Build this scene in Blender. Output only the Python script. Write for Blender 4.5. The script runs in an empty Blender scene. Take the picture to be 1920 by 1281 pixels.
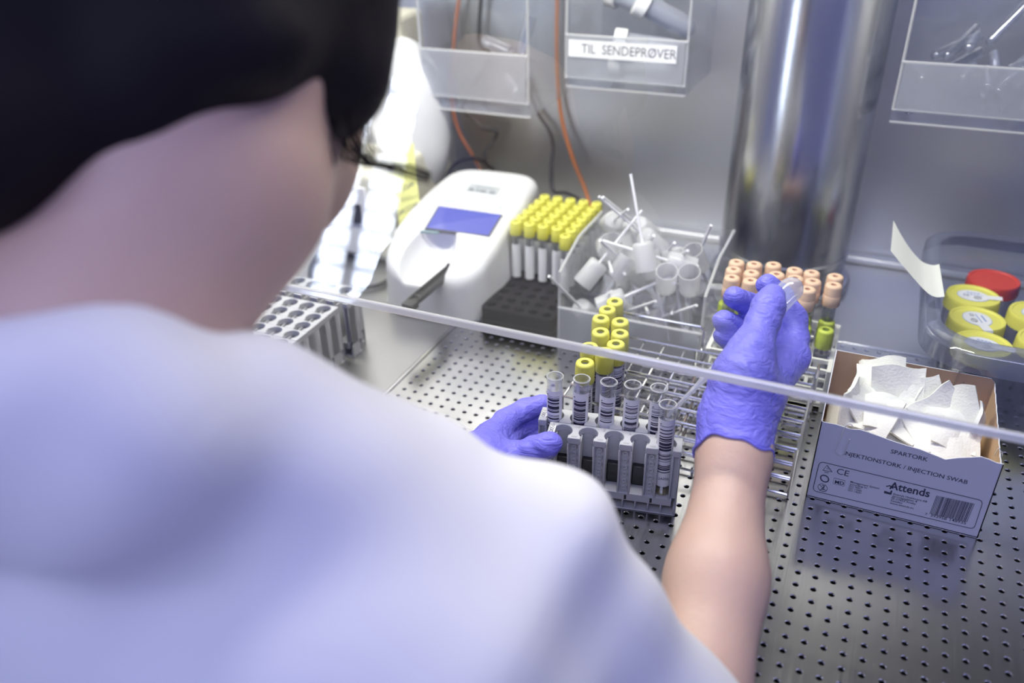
import bpy, bmesh, math, random
import numpy as np
from mathutils import Vector, Matrix, noise as mnoise

random.seed(7)
S = bpy.context.scene
COL = S.collection
pi = math.pi

# ------------------------------------------------------------------ camera
# Focal length and orientation recovered from the vanishing points of the hole
# grid of the worktop and of the vertical edges; unit = metre, z = 0 is the worktop,
# x runs along the rear wall of the cabinet and y from the operator to that wall.
F, CX, CY, HC = 1552.0, 960.0, 640.5, 0.46
def _d(p):
    v = np.array([(p[0]-CX)/F, (p[1]-CY)/F, 1.0]); return v/np.linalg.norm(v)
_Y = _d((1762, -281)); _D = _d((1022, 3256)); _D = _D-_Y*(_Y@_D); _D /= np.linalg.norm(_D)
ROT = np.stack([np.cross(_Y, -_D), _Y, -_D])
CAM = np.array([0, 0, HC])
def ray(px, py): return ROT@np.array([(px-CX)/F, (py-CY)/F, 1.0])
def at(px, py, d): return Vector(CAM+d*ray(px, py))                     # measured point at a depth
def onz(px, py, z=0.0):                                                # measured point at a height
    r = ray(px, py); return Vector(CAM+(z-HC)/r[2]*r)
def ony(px, py, y):                                                    # measured point on a plane parallel to the rear wall
    r = ray(px, py); return Vector(CAM+y/r[1]*r)

cam_data = bpy.data.cameras.new('camera'); cam = bpy.data.objects.new('camera', cam_data); COL.objects.link(cam)
_m = Matrix.Identity(4)
for _i, _v in enumerate((ROT@np.array([1, 0, 0]), ROT@np.array([0, -1, 0]), ROT@np.array([0, 0, -1]))):
    for _k in range(3): _m[_k][_i] = _v[_k]
_m.translation = Vector(CAM); cam.matrix_world = _m
cam_data.sensor_width = 36; cam_data.lens = 36*F/1920; cam_data.clip_start = 0.02; cam_data.clip_end = 50
cam_data.dof.use_dof = True; cam_data.dof.focus_distance = 0.665; cam_data.dof.aperture_fstop = 3.4
S.camera = cam

# ------------------------------------------------------------------ light and exposure
S.view_settings.view_transform = 'Standard'; S.view_settings.look = 'None'
S.view_settings.gamma = 1; S.view_settings.use_curve_mapping = False
S.view_settings.exposure = 0.0
S.cycles.use_denoising = True
S.cycles.max_bounces = 10; S.cycles.transparent_max_bounces = 32; S.cycles.caustics_reflective = False; S.cycles.caustics_refractive = False
S.cycles.sample_clamp_indirect = 6.0
world = bpy.data.worlds.new('room_light'); S.world = world; world.use_nodes = True
_bg = world.node_tree.nodes['Background']; _bg.inputs[0].default_value = (0.46, 0.48, 1.0, 1); _bg.inputs[1].default_value = 0.85
def area(name, loc, rot, sx, sy, power, col):
    l = bpy.data.lights.new(name, 'AREA'); l.shape = 'RECTANGLE'; l.size = sx; l.size_y = sy; l.energy = power; l.color = col
    o = bpy.data.objects.new(name, l); COL.objects.link(o); o.location = loc; o.rotation_euler = rot; return o
# fluorescent tube under the cabinet roof, and an added bluish fill lamp behind the operator
area('cabinet_tube_light', (-0.42, 0.62, 0.755), (0, 0, 0), 1.0, 0.10, 14.0, (1.0, 0.97, 0.88))
area('room_fill_light', (-0.1, -1.0, 1.55), (math.radians(42), 0, 0), 1.2, 0.6, 11.0, (0.62, 0.65, 1.0))

# ------------------------------------------------------------------ materials
MATS = {}
def nodes(m): return m.node_tree.nodes, m.node_tree.links
def mat(name, col, rough=0.5, metal=0.0, spec=0.5, trans=0.0, sss=0.0, bump=None, coat=0.0, emit=None, vary=None, sheen=0.0):
    """principled material; bump=(scale,strength[,detail,stretch]); vary=(scale,amount) colour grain"""
    if name in MATS: return MATS[name]
    m = bpy.data.materials.new(name); m.use_nodes = True; MATS[name] = m
    N, L = nodes(m); b = N['Principled BSDF']
    b.inputs['Base Color'].default_value = (*col, 1); b.inputs['Roughness'].default_value = rough
    b.inputs['Metallic'].default_value = metal; b.inputs['Specular IOR Level'].default_value = spec
    b.inputs['Transmission Weight'].default_value = trans; b.inputs['Coat Weight'].default_value = coat
    if sheen: b.inputs['Sheen Weight'].default_value = sheen
    if sss:
        b.inputs['Subsurface Weight'].default_value = sss; b.inputs['Subsurface Radius'].default_value = (0.012, 0.005, 0.003); b.inputs['Subsurface Scale'].default_value = 0.6
    if emit: b.inputs['Emission Color'].default_value = (*emit[0], 1); b.inputs['Emission Strength'].default_value = emit[1]
    if bump or vary:
        tc = N.new('ShaderNodeTexCoord')
    if bump:
        mp = N.new('ShaderNodeMapping'); L.new(tc.outputs['Object'], mp.inputs[0])
        if len(bump) > 3: mp.inputs['Scale'].default_value = bump[3]
        n = N.new('ShaderNodeTexNoise'); n.inputs['Scale'].default_value = bump[0]; n.inputs['Detail'].default_value = bump[2] if len(bump) > 2 else 3
        L.new(mp.outputs[0], n.inputs['Vector'])
        bp = N.new('ShaderNodeBump'); bp.inputs['Strength'].default_value = bump[1]; bp.inputs['Distance'].default_value = 0.002
        L.new(n.outputs[0], bp.inputs['Height']); L.new(bp.outputs[0], b.inputs['Normal'])
    if vary:
        n2 = N.new('ShaderNodeTexNoise'); n2.inputs['Scale'].default_value = vary[0]; n2.inputs['Detail'].default_value = 4
        L.new(tc.outputs['Object'], n2.inputs['Vector'])
        hs = N.new('ShaderNodeHueSaturation'); hs.inputs['Color'].default_value = (*col, 1)
        mr = N.new('ShaderNodeMapRange'); mr.inputs['To Min'].default_value = 1-vary[1]; mr.inputs['To Max'].default_value = 1+vary[1]
        L.new(n2.outputs[0], mr.inputs[0]); L.new(mr.outputs[0], hs.inputs['Value']); L.new(hs.outputs[0], b.inputs['Base Color'])
    return m
def clear(name, tint=(1, 1, 1), gloss=0.05, rough=0.03, haze=0.0, hazecol=(0.9, 0.92, 0.95), edge=0.55):
    """thin clear plastic or glass: transparent, a Fresnel-like reflection, darker tint and more reflection at grazing angles"""
    if name in MATS: return MATS[name]
    m = bpy.data.materials.new(name); m.use_nodes = True; MATS[name] = m
    N, L = nodes(m); out = N['Material Output']; N.remove(N['Principled BSDF'])
    t = N.new('ShaderNodeBsdfTransparent'); t.inputs[0].default_value = (*tint, 1)
    g = N.new('ShaderNodeBsdfGlossy'); g.inputs['Roughness'].default_value = rough; g.inputs[0].default_value = (1, 1, 1, 1)
    lw = N.new('ShaderNodeLayerWeight'); lw.inputs[0].default_value = 0.35
    mr = N.new('ShaderNodeMapRange'); mr.inputs['To Min'].default_value = gloss; mr.inputs['To Max'].default_value = edge
    pw = N.new('ShaderNodeMath'); pw.operation = 'POWER'; pw.inputs[1].default_value = 2.5
    L.new(lw.outputs['Facing'], pw.inputs[0]); L.new(pw.outputs[0], mr.inputs[0])
    x = N.new('ShaderNodeMixShader'); L.new(mr.outputs[0], x.inputs[0]); L.new(t.outputs[0], x.inputs[1]); L.new(g.outputs[0], x.inputs[2])
    last = x
    if haze:
        d = N.new('ShaderNodeBsdfTranslucent'); d.inputs[0].default_value = (*hazecol, 1)
        d2 = N.new('ShaderNodeBsdfDiffuse'); d2.inputs[0].default_value = (*hazecol, 1)
        xd = N.new('ShaderNodeMixShader'); xd.inputs[0].default_value = 0.5; L.new(d.outputs[0], xd.inputs[1]); L.new(d2.outputs[0], xd.inputs[2])
        y = N.new('ShaderNodeMixShader'); y.inputs[0].default_value = haze; L.new(x.outputs[0], y.inputs[1]); L.new(xd.outputs[0], y.inputs[2]); last = y
    L.new(last.outputs[0], out.inputs[0])
    return m
def barcode_mat():
    m = bpy.data.materials.new('barcode_print'); m.use_nodes = True; N, L = nodes(m); b = N['Principled BSDF']; b.inputs['Roughness'].default_value = 0.55
    tc = N.new('ShaderNodeTexCoord'); sp = N.new('ShaderNodeSeparateXYZ'); L.new(tc.outputs['Object'], sp.inputs[0])
    mu = N.new('ShaderNodeMath'); mu.operation = 'MULTIPLY'; mu.inputs[1].default_value = 1900; L.new(sp.outputs['Z'], mu.inputs[0])
    fl = N.new('ShaderNodeMath'); fl.operation = 'FLOOR'; L.new(mu.outputs[0], fl.inputs[0])
    oi = N.new('ShaderNodeObjectInfo'); ad = N.new('ShaderNodeMath'); ad.operation = 'MULTIPLY_ADD'; ad.inputs[1].default_value = 977; L.new(oi.outputs['Random'], ad.inputs[0]); L.new(fl.outputs[0], ad.inputs[2])
    wn = N.new('ShaderNodeTexWhiteNoise'); wn.noise_dimensions = '1D'; L.new(ad.outputs[0], wn.inputs['W'])
    gt = N.new('ShaderNodeMath'); gt.operation = 'GREATER_THAN'; gt.inputs[1].default_value = 0.52; L.new(wn.outputs['Value'], gt.inputs[0])
    mx = N.new('ShaderNodeMix'); mx.data_type = 'RGBA'; L.new(gt.outputs[0], mx.inputs[0]); mx.inputs[6].default_value = (0.78, 0.78, 0.82, 1); mx.inputs[7].default_value = (0.02, 0.02, 0.05, 1)
    L.new(mx.outputs[2], b.inputs['Base Color']); return m
def steel(name, base=0.62, rough=0.28, stretch=(1, 60, 1), wear=0.05):
    m = bpy.data.materials.new(name); m.use_nodes = True; MATS[name] = m; N, L = nodes(m); b = N['Principled BSDF']
    b.inputs['Metallic'].default_value = 1.0; b.inputs['Base Color'].default_value = (base, base, base*1.01, 1)
    tc = N.new('ShaderNodeTexCoord'); mp = N.new('ShaderNodeMapping'); mp.inputs['Scale'].default_value = stretch; L.new(tc.outputs['Object'], mp.inputs[0])
    n = N.new('ShaderNodeTexNoise'); n.inputs['Scale'].default_value = 14; n.inputs['Detail'].default_value = 5; L.new(mp.outputs[0], n.inputs['Vector'])
    mr = N.new('ShaderNodeMapRange'); mr.inputs['To Min'].default_value = rough-wear; mr.inputs['To Max'].default_value = rough+wear; L.new(n.outputs[0], mr.inputs[0])
    n3 = N.new('ShaderNodeTexNoise'); n3.inputs['Scale'].default_value = 9; n3.inputs['Detail'].default_value = 6; L.new(tc.outputs['Object'], n3.inputs['Vector'])
    m3 = N.new('ShaderNodeMapRange'); m3.inputs['To Min'].default_value = base*0.93; m3.inputs['To Max'].default_value = base*1.05; L.new(n3.outputs[0], m3.inputs[0])
    cc = N.new('ShaderNodeCombineColor'); [L.new(m3.outputs[0], cc.inputs[i]) for i in range(3)]; L.new(cc.outputs[0], b.inputs['Base Color'])
    L.new(mr.outputs[0], b.inputs['Roughness'])
    bp = N.new('ShaderNodeBump'); bp.inputs['Strength'].default_value = 0.04; bp.inputs['Distance'].default_value = 0.001; L.new(n.outputs[0], bp.inputs['Height']); L.new(bp.outputs[0], b.inputs['Normal'])
    return m

STEEL_T = steel('brushed_steel_tray', 0.60, 0.22, (50, 1, 1)); STEEL_P = steel('brushed_steel_plate', 0.60, 0.36, (50, 1, 1)); STEEL_W = steel('brushed_steel_wall', 0.68, 0.40, (1, 1, 40))
STEEL_C = steel('polished_steel_canister', 0.56, 0.22, (30, 30, 1), 0.04); WIRE = mat('wire_steel', (0.75, 0.75, 0.76), 0.16, 1.0)
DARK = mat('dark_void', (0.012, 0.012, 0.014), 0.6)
WHITE = mat('white_plastic', (0.74, 0.74, 0.76), 0.4); CREAM = mat('cream_plastic', (0.72, 0.69, 0.56), 0.45)
GREY = mat('grey_rack_plastic', (0.50, 0.51, 0.53), 0.42, bump=(400, 0.08)); GREYD = mat('dark_grey_septum', (0.10, 0.11, 0.12), 0.6)
BLACK = mat('black_rubber', (0.012, 0.011, 0.015), 0.7, spec=0.05, bump=(300, 0.15)); BLACKP = mat('black_plastic', (0.02, 0.02, 0.022), 0.35)
YELLOW = mat('yellow_cap_plastic', (0.78, 0.75, 0.13), 0.38); LIME = mat('lime_cap_plastic', (0.52, 0.62, 0.07), 0.4); BEIGE = mat('beige_cap_rubber', (0.76, 0.53, 0.36), 0.55)
RED = mat('red_plastic', (0.62, 0.06, 0.03), 0.4); BLUE = mat('blue_plastic', (0.06, 0.20, 0.70), 0.4); RUST = mat('rust_red_septum', (0.36, 0.09, 0.03), 0.6)
PAPER = mat('white_paper', (0.83, 0.83, 0.84), 0.7); PAPER2 = mat('cream_paper', (0.82, 0.83, 0.76), 0.7); STICKY = mat('yellow_sticky_paper', (0.80, 0.80, 0.30), 0.7)
CARDW = mat('white_printed_card', (0.74, 0.75, 0.80), 0.55); CARDB = mat('brown_card', (0.50, 0.33, 0.19), 0.8, vary=(90, 0.12)); INK = mat('blue_black_ink', (0.012, 0.012, 0.05), 0.5); INKG = mat('grey_ink', (0.16, 0.16, 0.18), 0.6)
SWAB = mat('swab_tissue', (0.86, 0.86, 0.80), 0.9, bump=(500, 0.25))
FROST = clear('frosted_white_plastic', (0.95, 0.95, 0.96), 0.05, 0.25, 0.62, (0.93, 0.93, 0.94)); STRAW = mat('white_straw_plastic', (0.86, 0.86, 0.88), 0.35)
CLEAR = clear('clear_tube_plastic', (0.93, 0.935, 0.95), 0.07, 0.05, 0.03, edge=0.9); ACRYL = clear('clear_acrylic', (0.975, 0.98, 0.985), 0.05, 0.05, 0.05, (0.9, 0.91, 0.95)); SASH = clear('sash_glass', (0.965, 0.975, 0.97), 0.045, 0.0, 0.0, edge=0.7)
SMOKE = clear('clear_tub_plastic', (0.80, 0.82, 0.86), 0.05, 0.06, 0.06, (0.6, 0.63, 0.75)); EDGE = clear('acrylic_edge', (0.86, 0.88, 0.90), 0.22, 0.1, 0.62, (1.0, 1.0, 1.0)); PIPET = clear('pipette_plastic', (0.90, 0.91, 0.94), 0.10, 0.12, 0.34, (0.93, 0.95, 1.0))
VIAL = clear('vial_plastic', (0.92, 0.93, 0.96), 0.12, 0.06, 0.10, (0.9, 0.92, 1.0), edge=0.9); LIQ = clear('pale_yellow_liquid', (0.80, 0.72, 0.38), 0.03, 0.05, 0.12, (0.8, 0.75, 0.5)); BAR = barcode_mat()
NITRILE = mat('nitrile_glove', (0.21, 0.20, 0.78), 0.45, spec=0.4, sss=0.0)
SKIN = mat('skin', (0.57, 0.39, 0.31), 0.48, sss=0.25, bump=(260, 0.12)); HAIR = mat('dark_hair', (0.008, 0.006, 0.008), 0.6, spec=0.15, bump=(60, 0.3, 4, (1, 1, 0.08)))
COTTON = mat('white_cotton', (0.68, 0.68, 0.71), 0.85, bump=(900, 0.1), sheen=0.2); ORANGE = mat('orange_cable', (0.62, 0.19, 0.04), 0.45); CABLE = mat('grey_cable', (0.06, 0.06, 0.065), 0.45)
SCREEN = mat('blue_screen', (0.02, 0.02, 0.05), 0.08, emit=((0.16, 0.19, 0.85), 0.85))

# ------------------------------------------------------------------ mesh helpers
class MB:
    """collects shapes into one mesh; each add takes an optional material index"""
    def __init__(s): s.v = []; s.f = []; s.m = []
    def add(s, v, f, mi=0):
        k = len(s.v); s.v += [tuple(p) for p in v]; s.f += [tuple(i+k for i in q) for q in f]; s.m += [mi]*len(f); return s
    def box(s, x0, x1, y0, y1, z0, z1, mi=0):
        return s.add([(x0, y0, z0), (x1, y0, z0), (x1, y1, z0), (x0, y1, z0), (x0, y0, z1), (x1, y0, z1), (x1, y1, z1), (x0, y1, z1)],
                     [(0, 3, 2, 1), (4, 5, 6, 7), (0, 1, 5, 4), (1, 2, 6, 5), (2, 3, 7, 6), (3, 0, 4, 7)], mi)
    def prism(s, poly, z0, z1, mi=0):
        n = len(poly)
        return s.add([(x, y, z0) for x, y in poly]+[(x, y, z1) for x, y in poly],
                     [tuple(range(n-1, -1, -1)), tuple(range(n, 2*n))]+[(i, (i+1) % n, n+(i+1) % n, n+i) for i in range(n)], mi)
    def lathe(s, prof, n=20, c=(0, 0), mi=0, a0=0.0, a1=2*pi):
        """profile of (r,z) turned about the vertical axis through c"""
        full = abs(a1-a0-2*pi) < 1e-6; cols = n if full else n+1; v = []
        for j in range(cols):
            a = a0+(a1-a0)*j/n
            v += [(c[0]+r*math.cos(a), c[1]+r*math.sin(a), z) for r, z in prof]
        k = len(prof); f = []
        for j in range(n):
            j2 = (j+1) % cols
            for i in range(k-1):
                f.append((j*k+i, j2*k+i, j2*k+i+1, j*k+i+1))
        return s.add(v, f, mi)
    def tube(s, pts, r, n=8, mi=0, cap=True):
        """swept circle along a polyline; r a number or a list"""
        pts = [Vector(p) for p in pts]; rs = r if isinstance(r, (list, tuple)) else [r]*len(pts); v = []; f = []; up = None
        for i, p in enumerate(pts):
            t = (pts[min(i+1, len(pts)-1)]-pts[max(i-1, 0)]).normalized()
            if up is None: up = t.orthogonal().normalized()
            up = (up-t*up.dot(t)); up = up.normalized() if up.length > 1e-6 else t.orthogonal().normalized(); sd = t.cross(up)
            v += [p+rs[i]*(math.cos(2*pi*k/n)*up+math.sin(2*pi*k/n)*sd) for k in range(n)]
        for i in range(len(pts)-1):
            f += [(i*n+k, i*n+(k+1) % n, (i+1)*n+(k+1) % n, (i+1)*n+k) for k in range(n)]
        if cap: f += [tuple(range(n-1, -1, -1)), tuple(range((len(pts)-1)*n, len(pts)*n))]
        return s.add(v, f, mi)
    def mesh(s, name, mats, smooth=35):
        me = bpy.data.meshes.new(name); me.from_pydata(s.v, [], s.f)
        for q in (mats if isinstance(mats, (list, tuple)) else [mats]): me.materials.append(q)
        if any(s.m): me.polygons.foreach_set('material_index', s.m)
        bm = bmesh.new(); bm.from_mesh(me); bmesh.ops.recalc_face_normals(bm, faces=bm.faces); bm.to_mesh(me); bm.free()
        if smooth:
            me.polygons.foreach_set('use_smooth', [True]*len(me.polygons)); me.set_sharp_from_angle(angle=math.radians(smooth))
        me.update(); return me
    def build(s, name, mats, parent=None, smooth=35, bevel=0, seg=2):
        o = link(name, s.mesh(name, mats, smooth), parent)
        if bevel:
            b = o.modifiers.new('bevel', 'BEVEL'); b.width = bevel; b.segments = seg; b.limit_method = 'ANGLE'; b.angle_limit = math.radians(40)
        return o
def link(name, data, parent=None, loc=None, rot=None):
    o = bpy.data.objects.new(name, data); COL.objects.link(o); o.parent = parent
    if loc is not None: o.location = loc
    if rot is not None: o.rotation_euler = rot
    return o
def tag(o, label, cat, group=None, kind=None):
    o['label'] = label; o['category'] = cat
    if group: o['group'] = group
    if kind: o['kind'] = kind
    return o
def struct(o, label=None):
    o['kind'] = 'structure'
    if label: o['label'] = label
    return o
def thing(name, label, cat, loc=(0, 0, 0), rot=(0, 0, 0), group=None): return tag(link(name, None, None, loc, rot), label, cat, group)
def dup(root, loc, rot=(0, 0, 0), label=None, group=None, skip=()):
    """a copy of a thing with copies of its parts and sub-parts"""
    r = root.copy(); COL.objects.link(r); r.location = loc; r.rotation_euler = rot
    if label: r['label'] = label
    if group: r['group'] = group
    for ch in root.children:
        if ch.name.split('.')[0] in skip: continue
        c = ch.copy(); COL.objects.link(c); c.parent = r
        for g in ch.children: d = g.copy(); COL.objects.link(d); d.parent = c
    return r
def rrect(x0, x1, y0, y1, r, n=5):
    p = []
    for cx, cy, a in ((x1-r, y0+r, -90), (x1-r, y1-r, 0), (x0+r, y1-r, 90), (x0+r, y0+r, 180)):
        p += [(cx+r*math.cos(math.radians(a+90*k/n)), cy+r*math.sin(math.radians(a+90*k/n))) for k in range(n+1)]
    return p
def spline(pts, n=8):
    """Catmull-Rom through points"""
    P = [Vector(p) for p in pts]; P = [2*P[0]-P[1]]+P+[2*P[-1]-P[-2]]; out = []
    for i in range(1, len(P)-2):
        for k in range(n):
            t = k/n; a, b, c, d = P[i-1:i+3]
            out.append(0.5*((2*b)+(c-a)*t+(2*a-5*b+4*c-d)*t*t+(3*b-a-3*c+d)*t**3))
    return out+[P[-2]]
def text_mesh(txt, name='lettering', m=None, extrude=0.0, bold=0.0):
    """text as a flat mesh, baseline at y=0, left edge at x=0, width 1; returns mesh and its height ratio"""
    c = bpy.data.curves.new('txt', 'FONT'); c.body = txt; c.size = 1; c.offset = bold; c.resolution_u = 3
    o = bpy.data.objects.new('txt', c); COL.objects.link(o); dg = bpy.context.evaluated_depsgraph_get()
    me = bpy.data.meshes.new_from_object(o.evaluated_get(dg)); bpy.data.objects.remove(o); bpy.data.curves.remove(c)
    co = np.empty(len(me.vertices)*3, np.float32); me.vertices.foreach_get('co', co); co = co.reshape(-1, 3)
    w = co[:, 0].max()-co[:, 0].min(); co[:, 0] -= co[:, 0].min(); co /= w; me.vertices.foreach_set('co', co.ravel())
    me.materials.clear(); me.materials.append(m or INK); me.name = name; me.update(); return me
def text_on(txt, org, ux, uy, width, parent, name='lettering', m=None, lift=0.0003, bold=0.0, sy=1.0):
    """place text with its baseline start at org, along ux, up uy (parent space)"""
    ux = Vector(ux).normalized(); uy = Vector(uy); uy = (uy-ux*uy.dot(ux)).normalized(); uz = ux.cross(uy)
    o = link(name, text_mesh(txt, name, m, bold=bold), parent); M = Matrix.Identity(4); p = Vector(org)+uz*lift
    for k in range(3): M[k][0], M[k][1], M[k][2], M[k][3] = ux[k]*width, uy[k]*width*sy, uz[k]*width, p[k]
    o.matrix_local = M; return o

# signed-distance modelling for soft bodies: field -> surface-net mesh
def surfnet(fn, lo, hi, h):
    ax = [np.arange(lo[i], hi[i]+h, h, dtype=np.float32) for i in range(3)]; n = [len(a) for a in ax]
    G = np.stack(np.meshgrid(*ax, indexing='ij'), -1).reshape(-1, 3); D = fn(G).reshape(n); s = D < 0
    act = np.zeros([k-1 for k in n], np.uint8); cr = [(i, j, k) for i in (0, 1) for j in (0, 1) for k in (0, 1)]
    sl = lambda c: tuple(slice(c[a], n[a]-1+c[a]) for a in range(3))
    for c in cr: act += s[sl(c)]
    on = (act > 0) & (act < 8); idx = -np.ones(on.shape, np.int64); I = np.argwhere(on); idx[on] = np.arange(len(I))
    acc = np.zeros((len(I), 3)); cnt = np.zeros(len(I))
    for a in cr:
        for x in range(3):
            if a[x]: continue
            b = list(a); b[x] = 1
            d0 = D[I[:, 0]+a[0], I[:, 1]+a[1], I[:, 2]+a[2]]; d1 = D[I[:, 0]+b[0], I[:, 1]+b[1], I[:, 2]+b[2]]
            k = (d0 < 0) != (d1 < 0); t = np.where(k, d0/np.where(k, d0-d1, 1), 0)
            p = np.array(a, float)[None]+np.zeros((len(I), 3)); p[:, x] += t; acc += p*k[:, None]; cnt += k
    V = np.array(lo)+(I+acc/cnt[:, None])*h; Fc = []
    for x in range(3):
        u, w = (x+1) % 3, (x+2) % 3; a = [slice(None)]*3; b = [slice(None)]*3; a[x] = slice(0, n[x]-1); b[x] = slice(1, n[x])
        E = np.argwhere(s[tuple(a)] != s[tuple(b)]); E = E[(E[:, u] > 0) & (E[:, w] > 0) & (E[:, u] < n[u]-1) & (E[:, w] < n[w]-1)]
        q = []
        for du, dw in ((-1, -1), (0, -1), (0, 0), (-1, 0)):
            e = E.copy(); e[:, u] += du; e[:, w] += dw; q.append(idx[e[:, 0], e[:, 1], e[:, 2]])
        q = np.stack(q, 1); fl = ~s[E[:, 0], E[:, 1], E[:, 2]]; q[fl] = q[fl][:, ::-1]; Fc.append(q[(q >= 0).all(1)])
    return V, np.concatenate(Fc)
def cone_d(P, a, b, ra, rb):
    a = np.array(a, np.float32); b = np.array(b, np.float32); ab = b-a; t = np.clip(((P-a)@ab)/max(ab@ab, 1e-12), 0, 1)
    return np.linalg.norm(P-a-t[:, None]*ab, axis=1)-(ra+(rb-ra)*t)
def ell_d(P, c, r, rot=None):
    q = P-np.array(c, np.float32)
    if rot is not None: q = q@np.array(rot.to_3x3(), np.float32)
    r = np.array(r, np.float32); k0 = np.linalg.norm(q/r, axis=1); k1 = np.linalg.norm(q/(r*r), axis=1); return k0*(k0-1)/np.maximum(k1, 1e-9)
def smin(a, b, k):
    h = np.clip(0.5+0.5*(b-a)/k, 0, 1); return b*(1-h)+a*h-k*h*(1-h)
def net_obj(name, fn, lo, hi, h, m, parent=None, smooth=2):
    V, Fq = surfnet(fn, lo, hi, h); me = bpy.data.meshes.new(name); me.from_pydata(V.tolist(), [], Fq.tolist())
    me.materials.append(m); me.polygons.foreach_set('use_smooth', [True]*len(me.polygons)); me.update()
    o = link(name, me, parent)
    if smooth: md = o.modifiers.new('smooth', 'SMOOTH'); md.iterations = smooth; md.factor = 0.5
    return o
# ------------------------------------------------------------------ the cabinet shell
XL, XR, YF, YT, YB, ZT = -1.0, 0.62, 0.30, 0.853, 1.085, 0.78
b = MB(); b.box(XL, XR, YB, YB+0.012, -0.05, ZT+0.02); struct(b.build('wall_back', STEEL_W), 'brushed steel rear wall of the safety cabinet')
b = MB(); b.box(XL-0.012, XL, YF, YB+0.012, -0.05, ZT+0.02); struct(b.build('wall_left', STEEL_W), 'steel side wall of the cabinet beside the cream machine')
b = MB(); b.box(XR, XR+0.012, YF, YB+0.012, -0.05, ZT+0.02); struct(b.build('wall_right', STEEL_W), 'steel side wall of the cabinet beside the clear tub')
b = MB(); b.box(XL, XR, 0.52, YB, ZT, ZT+0.012); struct(b.build('ceiling', mat('cabinet_white_paint', (0.75, 0.75, 0.76), 0.5)), 'white inner roof of the cabinet')
b = MB(); b.box(XL, XR, 1.066, YB, 0.0, 0.010); struct(b.build('trim_1', STEEL_W, bevel=0.003), 'low steel ledge along the foot of the rear wall')

# plain steel plates beside and behind the perforated tray
b = MB(); b.box(XL, -0.405, YF, YB, -0.004, 0.0); b.box(-0.405, XR, YT, YB, -0.004, 0.0); struct(b.build('worktop_plate', STEEL_P), 'plain steel worktop plate around the perforated tray')
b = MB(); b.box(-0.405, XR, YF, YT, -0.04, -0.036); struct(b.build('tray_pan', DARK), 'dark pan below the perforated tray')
b = MB(); b.box(XL, XR, YF-0.02, YF, -0.12, 0.0); struct(b.build('wall_front_apron', STEEL_T, bevel=0.004), 'steel front edge of the cabinet under the sash opening')

def perforated_tray():
    PX, PY, X0, Y0, R0, R1 = 0.01236, 0.0127, 0.0063, 0.4877, 0.00235, 0.0019
    i0 = math.ceil((-0.394-X0)/PX); i1 = math.floor((XR-0.01-X0)/PX); j0 = math.ceil((YF+0.012-Y0)/PY); j1 = math.floor((YT-0.008-Y0)/PY)
    xs = np.array([X0+i*PX for i in range(i0, i1+1)]); ys = np.array([Y0+j*PY for j in range(j0, j1+1)])
    C = np.stack(np.meshgrid(xs, ys, indexing='ij'), -1).reshape(-1, 2)
    K = 12; an = [math.radians(45+30*k) for k in range(K)]
    loc = [(sx*PX/2, sy*PY/2, 0) for sx, sy in ((1, 1), (-1, 1), (-1, -1), (1, -1))]
    for r, z in ((R0, 0.0), (R1, -0.0007), (R1, -0.0035)): loc += [(r*math.cos(a), r*math.sin(a), z) for a in an]
    loc = np.array(loc); nv = len(loc); fc = []
    for q in range(4):
        fc.append((q, (q+1) % 4, *[4+(3*q+3-t) % K for t in range(4)]))
    for ring in range(2):
        fc += [(4+ring*K+k, 4+ring*K+(k+1) % K, 4+(ring+1)*K+(k+1) % K, 4+(ring+1)*K+k) for k in range(K)]
    V = np.concatenate([loc+np.array([c[0], c[1], 0]) for c in C]); Fl = []
    for i in range(len(C)): Fl += [tuple(v+i*nv for v in q) for q in fc]
    me = bpy.data.meshes.new('perforated_tray'); me.from_pydata(V.tolist(), [], Fl); me.materials.append(STEEL_T); me.update()
    o = struct(link('worktop_tray', me), 'perforated brushed steel worktop tray with a square grid of holes')
    xa, xb, ya, yb = xs[0]-PX/2, xs[-1]+PX/2, ys[0]-PY/2, ys[-1]+PY/2
    m = MB(); m.box(-0.4035, xa, YF, YT, -0.0035, 0.0); m.box(xb, XR, YF, YT, -0.0035, 0.0); m.box(xa, xb, YF, ya, -0.0035, 0.0); m.box(xa, xb, yb, YT, -0.0035, 0.0)
    m.build('border', STEEL_T, o)
    m = MB(); m.box(-0.4035, -0.4005, YF, YT, 0.0, 0.0016); m.build('rim', WIRE, o, bevel=0.0007)
    m = MB(); m.box(-0.4, XR, YT-0.003, YT, 0.0, 0.0014); m.build('rim', WIRE, o, bevel=0.0006)
perforated_tray()

# sloping glass sash, its lower edge above the hands
TILT = math.radians(15); SY, SZ = 0.466, 0.165
sash = struct(link('window_1', None, None, (0, SY, SZ), (-TILT, 0, 0)), 'sloping clear glass sash of the cabinet with a polished lower edge')
b = MB(); b.box(-0.98, 0.60, 0.0, 0.0002, 0.0, 0.62); b.build('pane', SASH, sash, 0)
b = MB(); b.box(-0.98, 0.60, -0.0026, 0.0028, -0.0005, 0.0052); b.build('glass_edge', EDGE, sash, 0, bevel=0.0012)  # whitish edge colour stands in for light carried through the glass

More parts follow.
